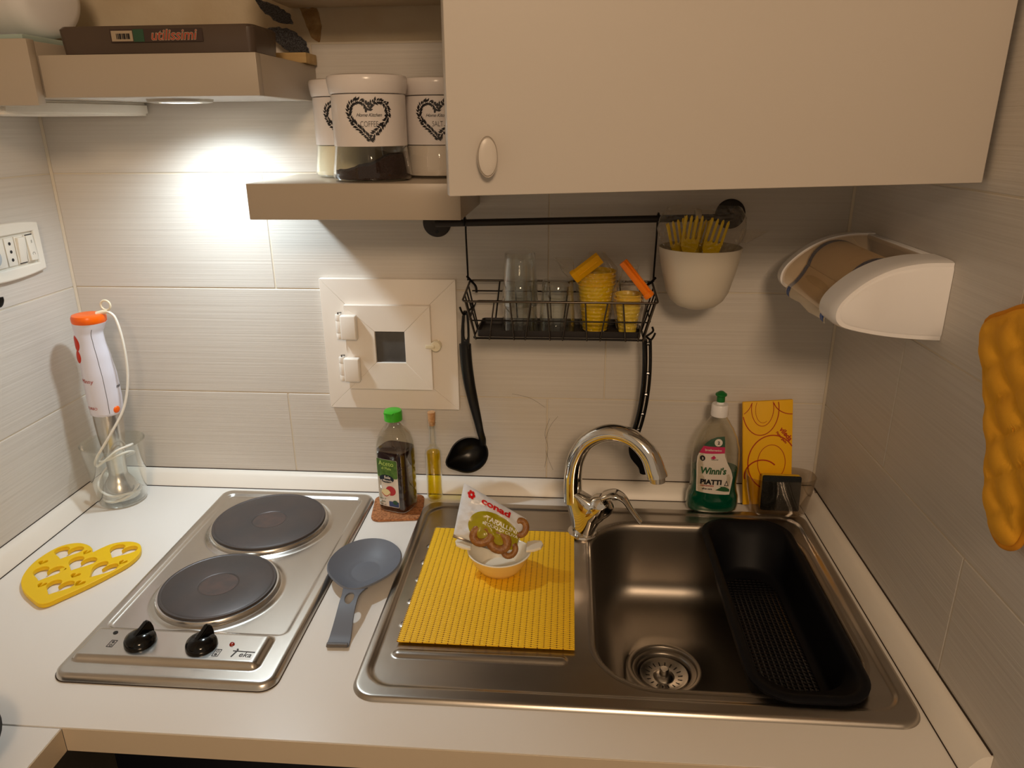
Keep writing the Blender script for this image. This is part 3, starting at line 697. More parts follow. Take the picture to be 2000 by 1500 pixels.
vlab('apple_half', 'apple_flesh', [circ(-.0040, .0400, .0092, .0072, 20)], .0010, lb)
vlab('apple_rind', 'apple_red', [[(-.0132 + .0185 * k / 14, .0395 - .0072 * math.sin(math.pi * k / 14)) for k in range(15)] + [(-.0120 + .0160 * k / 14, .0395 - .0056 * math.sin(math.pi * k / 14)) for k in range(14, -1, -1)]], .0012, lb)
vlab('label_corner', 'label_blue', [rrect(.0110, .0185, .0098, .0052, .001, 2)], .0008, lb)
vlab('label_leaf', 'label_dkgreen', [circ(.0140, .0225, .0050, .0042, 14)], .0012, lb)
def vtext(s, size, x, z, m, bold=0):
    me = text(s, size, .0001, 0, bold); return obj('lettering', vmap(me, lambda c: Vector((c.x + VLX + x, vfront(c.x + VLX + x, c.y + z, .0015 + c.z), c.y + z))), m, lb, sm=0)
vtext('Aceto', .0125, 0, .0972, 'label_lime'); vtext('di Mele', .0068, 0, .0880, 'label_lime')
vtext('Sole', .0075, .001, .0705, 'label_white', .0002); vtext('e Magnole', .0056, -.001, .0642, 'label_white', .0001)
vtext('aceto di', .0042, -.0110, .0275, 'label_dkgreen'); vtext('mele', .0052, -.0110, .0215, 'label_dkgreen'); vtext('500 ml', .0046, -.0110, .0155, 'print_black')
# ------------------------------------------------------------ slim oil bottle
ob = thing('oil_bottle', 'slim clear bottle of golden oil with a cork stopper', 'bottle', (.6620, -.0465, .0010))
OT = [(0, 0), (.0135, 0), (.0146, .0015), (.0146, .094), (.0138, .100), (.0100, .1055), (.0072, .109), (.0068, .113), (.0066, .152), (.0074, .154), (.0082, .156), (.0082, .158), (.0068, .159)]
obj('glass_body', lathe(OT, 36), 'clear_glass', ob, sm=40)
obj('oil_fill', lathe([(0, .004), (.0118, .004), (.0128, .006), (.0130, .094), (.0120, .0975), (0, .0978)], 36), 'oil', ob, sm=40)
obj('cork_stopper', lathe([(0, .176), (.0066, .176), (.0072, .1752), (.0062, .150), (0, .150)], 24), 'cork_stopper', ob)

# ------------------------------------------------------------ dish soap bottle
db = thing('dish_soap_bottle', 'clear dish soap bottle with green liquid and a green pull-up tip', 'bottle', (1.1700, -.0590, .0068))
DT = [(0, .040, .0200), (.004, .0445, .0235), (.012, .0460, .0250), (.028, .0455, .0250), (.042, .0415, .0240), (.055, .0398, .0240), (.075, .0410, .0245), (.098, .0415, .0250), (.118, .0400, .0245), (.138, .0350, .0225), (.155, .0275, .0195), (.168, .0195, .0160), (.178, .0135, .0130), (.186, .0125, .0125)]
zs = [0, .002, .004, .007] + [.010 + .004 * k for k in range(45)]
dsec = lambda z, off=0: sup(interp(DT, z)[0] - off, interp(DT, z)[1] - off, 2.5, z, 56)
obj('clear_body', loft([dsec(z) for z in zs], True, False), 'bottle_pet', db, sm=60)
obj('soap_fill', loft([dsec(max(z, .0012), .0011) for z in zs if z < .083], True, True), 'soap_green', db, sm=60)
obj('collar', lathe([(0, .181), (.0145, .181), (.0148, .183), (.0144, .200), (.0132, .202), (.006, .2025), (0, .2025)], 36), 'white_plastic', db)
obj('nozzle_seat', lathe([(0, .202), (.0070, .202), (.0066, .207), (0, .207)], 24), 'white_plastic', db)
obj('pull_tip', lathe([(0, .2065), (.0072, .2065), (.0070, .2160), (.0098, .2180), (.0096, .2205), (.0035, .2250), (0, .2255)], 28), 'soap_tip', db)
def dfront(x, z, off):
    a, b = interp(DT, max(0, z)); return -b * max(0, 1 - abs(x / a) ** 2.5) ** (1 / 2.5) - off
X_ = lambda q: -.0680 + .0001537 * q
Z_ = lambda q: .1520 - (q - 465) * (.113 / 675)
def dlab(nm, m, pts, off, par=db, sub=3):
    me = dense(shape2d([[(X_(a), Z_(b)) for a, b in pts]], .0001), sub); return obj(nm, vmap(me, lambda c: Vector((c.x, dfront(c.x, c.y, off + c.z), c.y))), m, par, sm=0)
dl = dlab('label', 'label_white', [(232, 675), (505, 660), (515, 700), (535, 745), (565, 800), (595, 850), (615, 900), (628, 950), (620, 1040), (606, 1140), (420, 1130), (232, 1115), (224, 950), (214, 800), (218, 720)], .0004)
dlab('label_crest', 'label_dkgreen', [(275, 592), (300, 555), (345, 515), (410, 488), (495, 480), (502, 530), (506, 592)], .0004, dl)
dlab('label_band', 'label_pink', [(232, 675), (250, 635), (275, 592), (506, 592), (508, 630), (505, 660)], .0005, dl)
dlab('label_badge', 'label_white', [(430 + 44 * math.cos(2 * math.pi * k / 20), 545 + 40 * math.sin(2 * math.pi * k / 20)) for k in range(20)], .0009, dl)
dlab('label_hill', 'logo_green', [(440, 1085), (500, 1050), (480, 1040), (545, 1045), (600, 1075), (604, 1105), (540, 1100)], .0008, dl)
def dtext(s, size, xq, zq, m, bold=0, shear=0, al='CENTER', sx=1):
    me = dense(text(s, size, .0001, shear, bold, al), 1); x0, z0 = X_(xq), Z_(zq); return obj('lettering', vmap(me, lambda c: Vector((c.x * sx + x0, dfront(c.x * sx + x0, c.y + z0, .0013 + c.z), c.y + z0))), m, dl, sm=0)
dtext("Winni's", .0175, 398, 865, 'logo_green', .0006, .12, sx=.82); dtext('PIATTI', .0130, 385, 995, 'print_black', .0006, sx=.98)
dtext('concentrato', .0046, 345, 1035, 'print_red', .0001); dtext('aloe vera', .0046, 345, 1072, 'print_black', .0001, .3)
dtext('ipoallergenico', .0050, 380, 628, 'label_white', .0001); dtext('2', .0075, 432, 548, 'print_black', .0003); dtext('naturel', .0042, 400, 730, 'print_grey')
dlab('label_emblem', 'print_black', [(270 + 28 * math.cos(2 * math.pi * k / 18), 725 + 30 * math.sin(2 * math.pi * k / 18)) for k in range(18)], .0009, dl, 1)
dlab('label_leaf', 'label_pink', [(355, 715), (390, 685), (415, 712), (390, 730)], .0009, dl, 1)
dtext('2', .0056, 271, 727, 'label_white', .0002)
dlab('warning_mark', 'print_black', [(535, 1035), (558, 970), (585, 1035)], .0009, dl, 1); dlab('warning_mark', 'label_white', [(545, 1027), (558, 988), (574, 1027)], .0011, dl, 1)

# ------------------------------------------------------------ clear caddy with sponge and cloth packet
cb = thing('sponge_caddy', 'clear plastic caddy by the right corner holding sponge and cloth', 'caddy', (1.2850, -.0640, .0068))
def kring(a, b, z, n=2.8): return sup(a, b, n, z, 60)
kr = [kring(.002, .002, .0015), kring(.044, .024, .0012), kring(.0475, .0265, .003), kring(.0490, .0280, .010), kring(.056, .0305, .045), kring(.0600, .0320, .073), kring(.0590, .0310, .0735), kring(.0550, .0293, .045), kring(.048, .0268, .011), kring(.045, .0240, .0035), kring(.002, .002, .0030)]
obj('clear_wall', loft(kr, True, True), 'bowl_clear', cb, sm=50)
sg = thing('sponge', 'dark scouring sponge standing in the clear caddy', 'sponge', (1.2860, -.0735, .0145), (R(-6), 0, R(-2)))
obj('scouring_pad', box(-.0330, .0330, -.0065, .0015, 0, .0650, .003), 'sponge_dark', sg); obj('foam_block', box(-.0330, .0330, .0017, .0140, 0, .0640, .003), 'sponge_yellow', sg)
cl = thing('cloth_packet', 'yellow packet of cloths printed with red circles in the clear caddy', 'packet', (1.2720, -.0440, .0110), (R(-4), R(-4.5), 0))
obj('pouch', box(-.0430, .0430, -.0030, .0030, 0, .1960, .0016), 'cloth_yellow', cl)
def ribbon(cx_, cz_, rx, rz, wd, a0=0, a1=360):
    segs = []; cur = []
    for k in range(0, 73):
        a = R(a0 + (a1 - a0) * k / 72); x, z = cx_ + rx * math.cos(a), cz_ + rz * math.sin(a)
        if -.0425 < x < .0425 and .004 < z < .1945: cur.append((x, z, math.cos(a), math.sin(a)))
        else:
            if len(cur) > 1: segs.append(cur)
            cur = []
    if len(cur) > 1: segs.append(cur)
    for s in segs:
        V = []; F = []
        for x, z, c, q in s: V += [(max(-.0429, min(.0429, x + c * wd)), -.00325, min(.1955, z + q * wd)), (max(-.0429, min(.0429, x - c * wd)), -.00325, z - q * wd)]
        for k in range(len(s) - 1): F.append((2 * k, 2 * k + 1, 2 * k + 3, 2 * k + 2))
        obj('printed_ring', mk(V, F), 'print_red', cl, sm=0)
ribbon(-.0120, .1810, .0310, .0480, .0008); ribbon(-.0090, .1830, .0190, .0330, .0006); ribbon(-.0080, .1800, .0130, .0240, .0004, 140, 300); ribbon(.0420, .2000, .0330, .0300, .0008); ribbon(-.055, .200, .028, .030, .0006)
ribbon(.0080, .0800, .0420, .0520, .0010); ribbon(.0070, .0800, .0240, .0340, .0006); ribbon(-.0100, .056, .030, .030, .0012, 40, 190)
obj('lettering', put(text('vileda', .0125, .0003, 0, .0004), FRONT(.0315, -.00335, .1330) @ Matrix.Rotation(R(-52), 4, 'Z')), 'print_red', cl, sm=0)
obj('lettering', put(text('Panno giallo', .0058, .0003, 0, .0002), FRONT(.0240, -.00335, .1270) @ Matrix.Rotation(R(-52), 4, 'Z')), 'print_red', cl, sm=0)

# ------------------------------------------------------------ stick blender in its beaker
bk = tag(obj('blender_beaker', lathe([(0, .0005), (.0385, 0), (.0405, .002), (.0420, .006), (.0545, .118), (.0550, .1195), (.0538, .1198), (.0525, .116), (.0400, .0075), (.0380, .0045), (0, .004)], 48), 'clear_glass', None, (.0720, -.0860, .0010), sm=50), 'clear plastic beaker holding the stick blender in the left corner', 'beaker')
bl = thing('stick_blender', 'white and orange stick blender standing in the clear beaker', 'blender', (.0700, -.0850, .0062), (0, R(-1.0), R(200)))
# local +x is the button side; profile of body as ellipses
BT = [(.172, .0270, .0270, 0), (.200, .0285, .0280, 0), (.240, .0280, .0275, .001), (.275, .0255, .0255, .003), (.305, .0225, .0235, .005), (.322, .0225, .0235, .006), (.332, .0255, .0255, .004), (.340, .0275, .0265, .002)]
zs = [.172 + .004 * k for k in range(43)]
def bsec(z):
    a, b, c = interp(BT, z); return [(x + c, y, zz) for x, y, zz in sup(a, b, 2.0, z, 48)]
body = obj('body', loft([[(x * .96, y * .96, z - .001) for x, y, z in bsec(.172)]] + [bsec(z) for z in zs], True, True), 'blender_white', bl, sm=60)
obj('top_cap', lathe([(.0268, .340), (.0278, .342), (.0280, .349), (.0262, .3530), (.020, .3545), (.012, .3540), (0, .3535)], 44, .002, 0), 'orange', bl, sm=40)
seam = []
for k in range(30):
    z = .176 + .155 * k / 29; a, b, c = interp(BT, z); seam.append((c + a * math.cos(R(112)), b * math.sin(R(112)) + .0001, z))
obj('seam', tube(seam, .0004, 4), 'print_grey', body)
def bout(ang, z, off=0):
    a, b, c = interp(BT, z); return Vector((c + (a + off) * math.cos(R(ang)), (b + off) * math.sin(R(ang)), z))
for z, rr in ((.305, .0125), (.281, .0105)):
    pts = polar(lambda a: rr, lambda t, a: .0028 * (1 - t * t) ** .5, 8, 28)
    vmap(pts, lambda c: bout(22 + c.x / .024 * 57, z + c.y * 1.15, c.z)); obj('button', pts, 'orange_dark', body, sm=60)
pts = polar(lambda a: .0065, lambda t, a: .003 * (1 - t * t) ** .5, 6, 20); vmap(pts, lambda c: bout(140 + c.x / .028 * 57, .181 + c.y, c.z)); obj('release_button', pts, 'orange', body, sm=60)
def blt(s, size, ang, z, m): me = text(s, size, .0001, .2); obj('lettering', vmap(me, lambda c: bout(ang + c.x / .028 * 57.3, z + c.y, .0004 + c.z)), m, body, sm=0)
blt('Minny', .0105, 52, .238, 'print_red'); blt('Imetec', .0075, 50, .187, 'print_red') if False else blt('TURBO', .0070, 50, .187, 'print_red'); blt('mix', .009, 168, .222, 'print_black')
sh = [(0, .0270, .0)]
obj('shaft', lathe([(.0245, .1725), (.0240, .150), (.0225, .128), (.0195, .100), (.0170, .075), (.0160, .055), (.0165, .046), (.0230, .036), (.0300, .024), (.0320, .012), (.0320, .004), (.0300, .004), (.0295, .012), (.026, .024), (0, .034)], 44), 'steel', bl, sm=50)
# cable: hanging loop, then coils down into the beaker (thing space is turned 200 degrees, so work in world then undo)
inv = (Matrix.Translation(bl.location) @ bl.rotation_euler.to_matrix().to_4x4()).inverted()
def wl_(P): return [inv @ Vector(p) for p in P]
obj('cable_strain_relief', tube(wl_([(.0880, -.0800, .3590), (.1000, -.0790, .3630), (.1080, -.0790, .3640)]), [.0048, .0042, .0030], 12), 'cream_plastic', bl)
obj('hanging_ring', tube(wl_([(.1060 + .0085 * math.cos(2 * math.pi * k / 24), -.0790, .3750 + .0085 * math.sin(2 * math.pi * k / 24)) for k in range(24)]), .0018, 8, True), 'cream_plastic', bl)
cab = [(.1070, -.0790, .3640), (.1200, -.0800, .3520), (.1290, -.0850, .3100), (.1290, -.0900, .2500), (.1180, -.1000, .1950), (.0950, -.1160, .1500), (.0620, -.1240, .1020), (.0560, -.1180, .0850), (.0700, -.1200, .0930), (.0950, -.1120, .1130), (.1080, -.0900, .1150), (.0980, -.0700, .1080), (.0750, -.0640, .0980), (.0520, -.0800, .0900), (.0560, -.1080, .0880), (.0800, -.1170, .0980), (.1060, -.1000, .1060), (.1040, -.0760, .0950), (.0800, -.0580, .0800), (.0480, -.0700, .0650), (.0400, -.0950, .0480), (.0480, -.1140, .0360), (.0750, -.1220, .0260), (.1010, -.1080, .0260), (.1070, -.0860, .0220), (.0900, -.0580, .0180), (.0600, -.0560, .0150), (.0400, -.0800, .0120), (.0500, -.1090, .0110), (.0760, -.1180, .0120), (.0990, -.1040, .0200), (.1060, -.0840, .0330)]
obj('cable', tube(wl_(spline(cab, 7)), .0023, 8), 'cord_white', bl, sm=60)

# ------------------------------------------------------------ meter hatch on the back wall
hx_ = thing('meter_hatch', 'white hinged inspection hatch with a small dark window on the tiled wall', 'hatch', (.5860, 0, .2895))
def miter(x0, x1, z0, z1, ix0, ix1, iz0, iz1, y0, y1, nm, m, bev=.0012):
    quads = [[(x0, z1), (x1, z1), (ix1, iz1), (ix0, iz1)], [(x1, z1), (x1, z0), (ix1, iz0), (ix1, iz1)], [(x1, z0), (x0, z0), (ix0, iz0), (ix1, iz0)], [(x0, z0), (x0, z1), (ix0, iz1), (ix0, iz0)]]
    for q in quads:
        c = (sum(p[0] for p in q) / 4, sum(p[1] for p in q) / 4)
        bm = bmesh.new(); A = [bm.verts.new((p[0] + (c[0] - p[0]) * .0012, y1, p[1] + (c[1] - p[1]) * .0012)) for p in q]; B = [bm.verts.new((v.co.x, y0, v.co.z)) for v in A]
        bm.faces.new(A); bm.faces.new(B[::-1])
        for k in range(4): bm.faces.new((A[k], B[k], B[(k + 1) % 4], A[(k + 1) % 4]))
        bmesh.ops.recalc_face_normals(bm, faces=bm.faces); bmesh.ops.bevel(bm, geom=list(bm.edges), offset=bev * .35, segments=1, affect='EDGES')
        obj(nm, from_bm(bm), m, hx_)
miter(-.1215, .1220, -.1220, .1215, -.0775, .0735, -.0795, .0755, -.0002, -.0110, 'frame_board', 'hatch_white')
miter(-.0785, .0765, -.0805, .0765, -.0250, .0290, -.0290, .0290, -.0112, -.0215, 'door_board', 'hatch_white', .0016)
obj('window_glass', box(-.0260, .0300, -.0155, -.0135, -.0300, .0300), 'hatch_glass', hx_)
for z in (.0370, -.0420):
    hg = obj('hinge', box(-.0830, -.0540, -.0345, -.0218, z - .0215, z + .0235, .003, 3), 'hatch_white', hx_, sm=40)
    obj('barrel', join(*[put(lathe([(0, 0), (.0050, 0), (.0054, .001), (.0054, d - .001), (.0050, d), (0, d)], 18), Matrix.Translation((-.0885, -.0225, z + s))) for s, d in ((-.022, .011), (-.0105, .022), (.012, .011))]), 'hatch_white', hg)
    obj('hinge_pin', tube([(-.0885, -.0225, z - .023), (-.0885, -.0225, z + .0265), (-.0820, -.0240, z + .0265)], .0014, 8), 'wire_steel', hg)
kb = obj('turn_knob', put(lathe([(0, .0130), (.0085, .0125), (.0098, .0105), (.0098, .001), (.0085, 0), (0, 0)], 28), Matrix.Translation((.0845, -.0112, .0030)) @ Matrix.Rotation(R(90), 4, 'X')), 'cream_plastic', hx_)
obj('turn_tab', box(.0665, .0830, -.0265, -.0225, -.0005, .0065, .0018), 'cream_plastic', kb)

# ------------------------------------------------------------ wall socket on the left wall
so = thing('wall_socket', 'white wall plate with sockets and switches on the left wall', 'socket', (0, -.1560, .4770), (0, 0, R(90)))
# local: x along the wall (towards -y world is -x... turned 90deg: local x -> world y), local -y -> world +x
def sbul(s): return .0450 * (1 - .13 * abs(s) ** 2.2)
pl_ = []
for k in range(25): s = -1 + 2 * k / 24; pl_.append((.083 * s, sbul(s)))
pl_ = pl_ + [(a, -b) for a, b in pl_[::-1]]
fr_ = shape2d([pl_, [(-.070, -.0260), (-.070, .0260), (.068, .0260), (.068, -.0260)]], .0100, .0030, 3)
obj('cover_plate', put(fr_, M3((0, -.0002, 0), (1, 0, 0), (0, 0, 1)) @ Matrix.Translation((0, 0, 0))), 'socket_plastic', so, sm=40)
obj('module_bed', box(-.0700, .0680, -.0045, -.0002, -.0260, .0260), 'socket_plastic', so)
for i, kind in enumerate(('switch', 'switch', 'outlet', 'blank', 'blank', 'outlet')):
    xc = .0560 - .0225 * i
    md = obj(kind + '_module', box(xc - .0102, xc + .0102, -.0085, -.0046, -.0225, .0225, .0008), 'socket_plastic', so)
    if kind == 'switch':
        obj('rocker', put(box(-.0082, .0082, -.0035, .0025, -.0205, .0205, .001), Matrix.Translation((xc, -.0085, 0)) @ Matrix.Rotation(R(5 if i else -4), 4, 'X')), 'socket_plastic', md)
        obj('rocker_gap', box(xc - .0085, xc + .0085, -.0089, -.0086, (-.0222 if i else .0205), (-.0205 if i else .0222)), 'print_black', md, sm=0)
        if not i: obj('symbol', put(join(shape2d([circ(0, -.010, .0030, n=18), circ(0, -.010, .0024, n=18)], .0003), box(-.0003, .0003, .008, .013, 0, .0003)), M3((xc, -.0125, 0), (1, 0, 0), (0, 0, 1))), 'print_grey', md, sm=0)
    elif kind == 'outlet':
        for z in (-.0130, 0, .0130): obj('pin_hole', put(lathe([(0, .0002), (.0027, .0002), (.0027, 0), (0, 0)], 16), M3((xc, -.0086, z), (1, 0, 0), (0, 0, 1))), 'print_black', md)
pg = tag(obj('power_plug', put(lathe([(0, 0), (.0140, 0), (.0170, .004), (.0170, .018), (.0130, .024), (.006, .026), (0, .026)], 28), M3((.0095, -.2110, .4770), (0, 1, 0), (0, 0, 1))), 'grey_plug'), 'grey round power plug in the wall socket, cut by the left edge', 'plug')
hk = thing('wall_hook', 'black round hook on the left wall at the left edge of the photo', 'hook', (0.0002, -.2070, .4070))
obj('hook_plate', put(lathe([(0, 0), (.0125, 0), (.0125, .003), (.010, .005), (0, .005)], 24), M3((0, 0, 0), (0, 1, 0), (0, 0, 1))), 'black_plastic', hk); obj('hook_prong', tube(spline([(.004, 0, 0), (.018, 0, -.004), (.024, 0, .004), (.024, 0, .010)], 5), .003, 8), 'black_plastic', hk)

# ------------------------------------------------------------ shelf and canisters
sf = tag(obj('wall_shelf', box(.4455, .7525, -.2216, -.0005, .5380, .5885, .0012), 'shelf_white'), 'thick white floating wall shelf carrying the kitchen canisters', 'shelf')
def wreath(r, w, h, n=84):
    """heart-shaped wreath of leaves and berries, drawn in the plane"""
    pts = resamp(heart(w, h, 240), 60); shapes = []; rnd = random.Random(4)
    for k in range(n):
        x, y = pts[int(k / n * 60) % 60]; nx2, ny2 = pts[(int(k / n * 60) + 1) % 60]; a = math.atan2(ny2 - y, nx2 - x)
        for sgn in (-1, 1):
            b = a + sgn * R(48 + rnd.uniform(-14, 14)); ln = .0066 * rnd.uniform(.75, 1.15); wd = .0014
            dx, dy = math.cos(b), math.sin(b); leaf = [(x, y), (x + dx * ln * .5 - dy * wd, y + dy * ln * .5 + dx * wd), (x + dx * ln, y + dy * ln), (x + dx * ln * .5 + dy * wd, y + dy * ln * .5 - dx * wd)]
            shapes.append(leaf)
        if k % 4 == 0: shapes.append(circ(x + rnd.uniform(-.004, .004), y + rnd.uniform(-.004, .004), .0016, n=8))
    V = []; F = []
    for s in shapes: F.append(tuple(range(len(V), len(V) + len(s)))); V += [(p[0], p[1], 0) for p in s]
    return mk(V, F)
def jar(word, label, loc, rz, sc, fill):
    j = thing('kitchen_canister', label, 'canister', loc, (0, 0, rz), 'canisters on the wall shelf'); k = sc
    g = [(0, .001), (.050, 0), (.0555, .002), (.0575, .007), (.0565, .016), (.0535, .034), (.0518, .048), (.0515, .118)]
    obj('glass_body', lathe([(r * k, z) for r, z in g], 56), 'jar_glass', j, sm=40)
    sl = obj('enamel_sleeve', lathe([(r * k, z) for r, z in [(.0520, .0480), (.0527, .0485), (.0527, .1165), (.0520, .117)]], 56), 'jar_enamel', j, sm=40)
    obj('lid', lathe([(r * k, z) for r, z in [(.0505, .1180), (.0535, .1182), (.0545, .1195), (.0568, .1330), (.0570, .1385), (.0555, .1415), (.050, .1432), (0, .1440)]], 56), 'jar_enamel', j, sm=40)
    fl_, ht = fill
    if fl_ == 'coffee':
        def fz(t, a):
            return .004 + (.0105 + .0150 * sst(-.2, .6, t * math.cos(a)) + .007 * sst(-.75, -.2, t * math.cos(a)) + .0015 * noise.noise((t * math.cos(a) * 6, t * math.sin(a) * 6, 2)))
        top = polar(lambda a: .0530 * k, fz, 16, 56)
        V = [tuple(v.co) for v in top.vertices]; F = [tuple(p.vertices) for p in top.polygons]; n0 = len(V) - 56
        for i in range(56): a = 2 * math.pi * i / 56; V.append((.0548 * k * math.cos(a), .0548 * k * math.sin(a), .0035))
        for i in range(56): F.append((n0 + i, n0 + (i + 1) % 56, n0 + 56 + (i + 1) % 56, n0 + 56 + i))
        F.append(tuple(range(n0 + 56, n0 + 112))); obj('coffee_fill', fixn(mk(V, F)), 'coffee', j, sm=60)
    else:
        obj(fl_ + '_fill', lathe([(0, .0035), (.0540 * k, .0035), (.0550 * k, .007), (.0543 * k, .016), (.0515 * k, .034), (.0505 * k, ht), (0, ht)], 48), fl_, j, sm=40)
    Rr = .0529 * k
    def wrap(c, z0, off): th = c.x / Rr - math.pi / 2; return Vector(((Rr + off) * math.cos(th), (Rr + off) * math.sin(th), c.y + z0))
    wm = wreath(0, .0560, .0530); obj('printed_wreath', vmap(wm, lambda c: wrap(c, .0815, .0002)), 'print_black', sl, sm=0)
    t = text('Home Kitchen', .0066, .0001, .45, 0, space=.9); obj('lettering', vmap(t, lambda c: wrap(c, .0895, .0004)), 'print_grey', sl, sm=0)
    t = text(word, .0094, .0001, 0, -.00012); vmap(t, lambda c: Vector((c.x * .78, c.y * 1.15, c.z))); obj('lettering', vmap(t, lambda c: wrap(c, .0775, .0004)), 'print_grey', sl, sm=0)
    return j
def face(x, y): return math.atan2(.9061 - x, y + 1.265)      # canisters are turned towards the room
jar('COFFEE', 'white canister lettered COFFEE, front of the three on the shelf', (.6135, -.1560, .5890), R(14), 1.0, ('coffee', 0))
jar('SUGAR', 'white canister lettered SUGAR, behind the coffee canister on its left', (.5530, -.0590, .5890), R(10), .98, ('sugar', .0470))
jar('SALT', 'white canister lettered SALT, behind the coffee canister on its right', (.6990, -.0720, .5890), R(9), .98, ('salt', .0470))

# ------------------------------------------------------------ wall cabinet with its door ajar
wc = thing('wall_cabinet', 'large off-white wall cabinet with its door slightly open', 'cabinet', (.7650, 0, .6000))
cw = .5970
for nm, a in (('side_panel', (0, .016, -.370, -.0005, 0, .70)), ('side_panel', (cw - .016, cw, -.370, -.0005, 0, .70)), ('bottom_panel', (.0162, cw - .0162, -.370, -.0005, 0, .016)), ('top_panel', (.0162, cw - .0162, -.370, -.0005, .684, .70)), ('back_panel', (.0162, cw - .0162, -.006, -.001, .0162, .6838)), ('inner_shelf', (.0162, cw - .0162, -.35, -.0065, .34, .356))):
    obj(nm, box(*a, .0006, 1), 'cabinet_white', wc)
P0 = Vector((.7909, -.5536, 0)); P1 = Vector((1.3600, -.3870, 0)); dv = P1 - P0; ang = math.atan2(dv.y, dv.x); DL = dv.length
dr_ = obj('door', box(0, DL, 0, .018, 0, .70, .0012), 'cabinet_white', wc, (P0.x - .7650, P0.y, 0), (0, 0, ang))
obj('door_knob', put(polar(lambda a: 1 / math.sqrt((math.cos(a) / .0095) ** 2 + (math.sin(a) / .0185) ** 2), lambda t, a: .016 - .0016 * t ** 4 - (.004 if t > .99 else 0), 10, 40), FRONT(.0350, 0, .0360)), 'cabinet_white', dr_, sm=50)
obj('knob_stem', put(lathe([(.008, .0005), (.006, .012), (.007, .014)], 24), FRONT(.0350, 0, .0360)), 'cabinet_white', dr_)
rm = loft([[(x, y, .0118) for x, y in circ(0, 0, .0085, .0175, 40)], [(x, y, .0144) for x, y in circ(0, 0, .0095, .0185, 40)]]); obj('knob_edge', put(rm, FRONT(.0350, 0, .0360)), 'cabinet_white', dr_)
for z in (.10, .60): obj('hinge', box(DL - .06, DL - .016, .0185, .026, z - .02, z + .02, .002), 'wire_steel', dr_)

# ------------------------------------------------------------ hood, things on it, and the left wall cabinet
hd_ = thing('cooker_hood', 'slim beige-white cooker hood with a round light underneath', 'hood', (0, 0, 0))
obj('front_panel', box(.1880, .4892, -.2410, -.2250, .7035, .7570, .001), 'hood_paint', hd_)
obj('side_panel', box(.4740, .4890, -.2248, -.0005, .7035, .7570, .001), 'hood_paint', hd_)
obj('side_panel', box(.1880, .2030, -.2248, -.0005, .7035, .7570, .001), 'hood_paint', hd_)
obj('bottom_panel', box(.2032, .4738, -.2248, -.0005, .7040, .7100), 'white_plastic', hd_)
obj('top_panel', box(.2032, .4738, -.2248, -.0005, .7480, .7560), 'hood_paint', hd_)
lm = obj('lamp_ring', lathe([(.0470, .7040), (.0460, .7000), (.0380, .6985), (.0330, .6995), (.0330, .7040)], 44, .318, -.125), 'lamp_ring', hd_)
obj('lamp_lens', lathe([(0, .6990), (.0250, .6991), (.0328, .7000), (.0328, .7030), (0, .7030)], 40, .318, -.125), 'lamp_lens', lm)
pk = thing('tray_package', 'dark wrapped baking tray package lying on the cooker hood', 'package', (.3400, -.1680, .7572))
pr = [[(x, y, z) for x, y in rrect(0, 0, .1380 + o_, .0450 + o_, .010, 5)] for o_, z in ((-.006, 0), (-.002, .003), (0, .034), (-.003, .0375))]
obj('wrapped_tray', loft(pr, True, True), 'package_dark', pk, sm=45)
lbk = obj('label', box(-.0620, .0680, -.0457, -.0453, .0165, .0330), 'label_dim', pk, sm=0)
obj('barcode_patch', box(-.0600, -.0300, -.0461, -.0458, .0180, .0310), 'label_tan', lbk, sm=0)
for i in range(10): obj('barcode_bar', box(-.0530 + .0020 * i, -.0520 + .0020 * i + .0004 * (i % 3), -.0464, -.0462, .0205, .0275), 'print_black', lbk, sm=0)
obj('leaf_patch', box(-.0290, -.0140, -.0461, -.0458, .0170, .0325), 'label_dkgreen', lbk, sm=0)
obj('lettering', put(text('utilissimi', .0185, .0003, .25, .0006), FRONT(.0270, -.0462, .0245)), 'label_tan', lbk, sm=0)
obj('lettering', put(text('utilissimi', .0185, .0003, .25, -.0001), FRONT(.0270, -.0466, .0245)), 'print_red', lbk, sm=0)
wd = tag(obj('wood_block', box(.4230, .4940, -.0560, -.0060, .7575, .7725, .001), 'wood_raw'), 'small raw wood block at the back corner of the cooker hood', 'block')
def leaf(name, label, P, y, th, tilt):
    me = shape2d([P], th, .001); return tag(obj(name, put(me, FRONT(0, y, 0)), 'glitter', sm=0), label, 'ornament', 'glittery leaf ornaments')
def zig(P, n=5, amp=.0015):
    out = []; L_ = len(P)
    for i in range(L_):
        a, b = Vector(P[i]), Vector(P[(i + 1) % L_])
        for k in range(n): q = a.lerp(b, k / n); out.append((q.x + random.uniform(-amp, amp), q.y + random.uniform(-amp, amp)))
    return out
leaf('glitter_leaf', 'dark glittery leaf ornament leaning over the wood block, the lower one', zig([(.4180, .8080), (.4420, .8120), (.4700, .8060), (.4880, .7900), (.4920, .7740), (.4620, .7735), (.4420, .7880)]), -.030, .004, 0)
leaf('glitter_leaf', 'dark glittery leaf ornament above the other one, at the top edge', zig([(.4160, .8500), (.4480, .8420), (.4680, .8280), (.4720, .8145), (.4480, .8160), (.4300, .8290)]), -.036, .004, 0)
lc = thing('wall_cabinet', 'small beige-white cabinet on the left wall beside the hood', 'cabinet', (0, 0, .6945))
obj('body', box(.0005, .1860, -.2400, -.0005, .0092, .0800, .001), 'hood_paint', lc); obj('front', box(.0005, .1865, -.2560, -.2402, -.001, .0820, .0015), 'hood_paint', lc)
dc = thing('duct_cover', 'white plastered duct ledge under the hood and left cabinet', 'ledge', (0, 0, 0))
